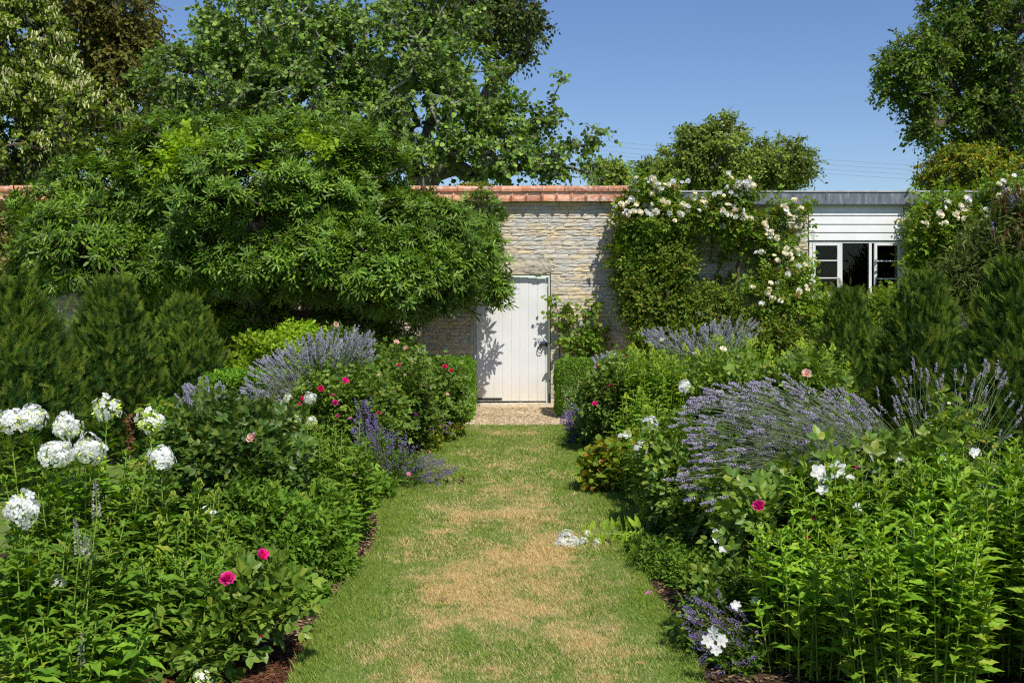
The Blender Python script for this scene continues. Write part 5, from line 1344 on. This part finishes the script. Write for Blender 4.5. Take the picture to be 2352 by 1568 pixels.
t_, b_ = stalks([(1575, 1400), (1650, 1370), (1720, 1420), (1790, 1568), (1690, 1568), (1620, 1530)], 230, 4.45, 5.1, (1760, 1520), .22, .02)
lavender('low purple catmint at the bottom of the right bed, spilling to the lawn', (1.0, 4.7, 0), [blob(1690, 1490, 4.7, 60, 40, .25), blob(1620, 1420, 5.0, 30, 22, .2)], 220, t_, b_, group='catmint along the lawn edges', fm='pcat', sm='darkstem', name='catmint_plant', cat='catmint', leafm='mint', leaf=.028, tpl=SMALL, headlen=.06, rad=.008, whorls=6, per=3, fs=.6)
t_, b_ = stalks([(2260, 1150), (2352, 1100), (2352, 1330), (2300, 1320)], 70, 5.2, 5.6, (2330, 1400), .3, .03)
lavender('purple catmint glimpsed at the right edge behind the nearest phlox', (2.45, 5.5, 0), [blob(2320, 1280, 5.5, 50, 100, .2)], 160, t_, b_, group='catmint along the lawn edges', fm='pcat', sm='darkstem', name='catmint_plant', cat='catmint', leafm='mint', leaf=.03, tpl=SMALL, headlen=.07, rad=.007, whorls=5, per=4)
phlox('tall leafy phlox without flowers at the right, its tips before the white petals', (1.60, 4.95), .38, .32, 74, .60, .84, leaf=.105, pitch=.034, mat='phloxR', group=ph, dome=.1, w=1.1, rise=.75)
phlox('tall leafy phlox without flowers in the lower right corner', (2.02, 4.75), .38, .44, 92, .66, .92, leaf=.108, pitch=.034, mat='phloxR', group=ph, dome=.1, w=1.1, rise=.75)
phlox('shorter leafy phlox without flowers leaning towards the lawn at the lower right', (1.18, 4.6), .22, .26, 44, .40, .68, leaf=.10, mat='phloxR', group=ph, dome=.15, w=1.1, rise=.75, pitch=.034)
phlox('leafy phlox without flowers in the bottom right corner, nearest the camera', (2.15, 4.15), .30, .16, 50, .44, .74, leaf=.105, mat='phloxR', group=ph, dome=.1, w=1.1, rise=.75, pitch=.034)
phlox('leafy phlox without flowers at the bottom edge beside the low purple catmint', (1.50, 4.22), .34, .18, 60, .46, .74, leaf=.105, mat='phloxR', group=ph, dome=.1, w=1.1, rise=.75, pitch=.034)

rosebush('upright yellow green rose shoots poking through the right hand lavender', [blob(2185, 955, 5.8, 26, 30, .08), blob(2130, 1000, 5.8, 30, 22, .08), blob(2200, 1010, 5.7, 40, 20, .1)], (2.25, 5.8, 0), 16, [(2180, 925, 5.8, 5, 'pcream'), (2125, 990, 5.7, 6, 'pcream')], .075, 'climb', tw=.1)
dr = thing('dry_stalk', P(292, 1060, 6.2) * [1, 1, 0], 'dry brown seed stalk standing among the tall white phlox at the left', 'dry stalk')
mb = MB(); q = np.array([P(u, v, 6.2) for u, v in ((300, 1150), (298, 1060), (300, 1000), (296, 960), (284, 945))]); tubes(mb, np.concatenate([[q[0] * [1, 1, 0]], q]), .003, 4); mb.build('stem', M['darkstem'], dr)
mb = MB(); pp = np.concatenate([P(298 + R.normal(0, 3), v, 6.2)[None] + R.normal(0, .006, (1, 3)) for v in R.uniform(950, 1045, 90)]); scatter(mb, SMALLR, pp, R.normal(0, 1, (90, 3)), R.normal(0, 1, (90, 3)), .022); mb.build('seed_head', M['seed'], dr)

# phlox stem flopped over the lawn
Yf = 6.9; a_ = P(1472, 1246, Yf + .05); b_ = P(1325, 1250, Yf)
root = thing('phlox_plant', (a_[0], a_[1], .04), 'white phlox stem flopped down and lying across the right of the lawn', 'phlox', ph)
pth = np.stack([a_ + (b_ - a_) * t + [0, 0, .03 + .03 * math.sin(3.1 * t)] for t in np.linspace(0, 1, 8)]); pth = np.concatenate([[a_ + [.22, .05, -.02]], pth])
mb = MB(); tubes(mb, pth, .0035, 5); mb.build('stems', M['limestem'], root)
pos = []; ax = []; nn = []
for k in range(14):
    t = k / 14; p = a_ + (b_ - a_) * t + [0, 0, .08]; s = 1 if k % 2 else -1
    for q in (-1, 1):
        pos.append(p); ax.append(np.array([-.5 * (1 - t), .25 * q, .75 * q + .25]) + R.normal(0, .2, 3)); nn.append([-.6, -.8, .4] + R.normal(0, .3, 3))
mb = MB(); scatter(mb, LANCE, pos, ax, nn, np.linspace(.105, .06, len(pos)), 1.1); mb.build('foliage', M['lime'], root)
for (u, v, r, s) in ((1300, 1238, 17, 0), (1305, 1262, 18, 0), (1332, 1268, 14, 1), (1350, 1232, 10, 1), (1362, 1272, 15, 0), (1342, 1250, 13, 1), (1318, 1250, 15, 0), (1372, 1252, 12, 1), (1290, 1250, 15, 0)):
    o = inst((SPARSE if s else HEADS)[int(R.integers(0, 2))], 'flower_head', root, P(u, v - 6, Yf - .02), (-.8, -.4, .4), r * Yf / F * .95, R.uniform(0, 6))
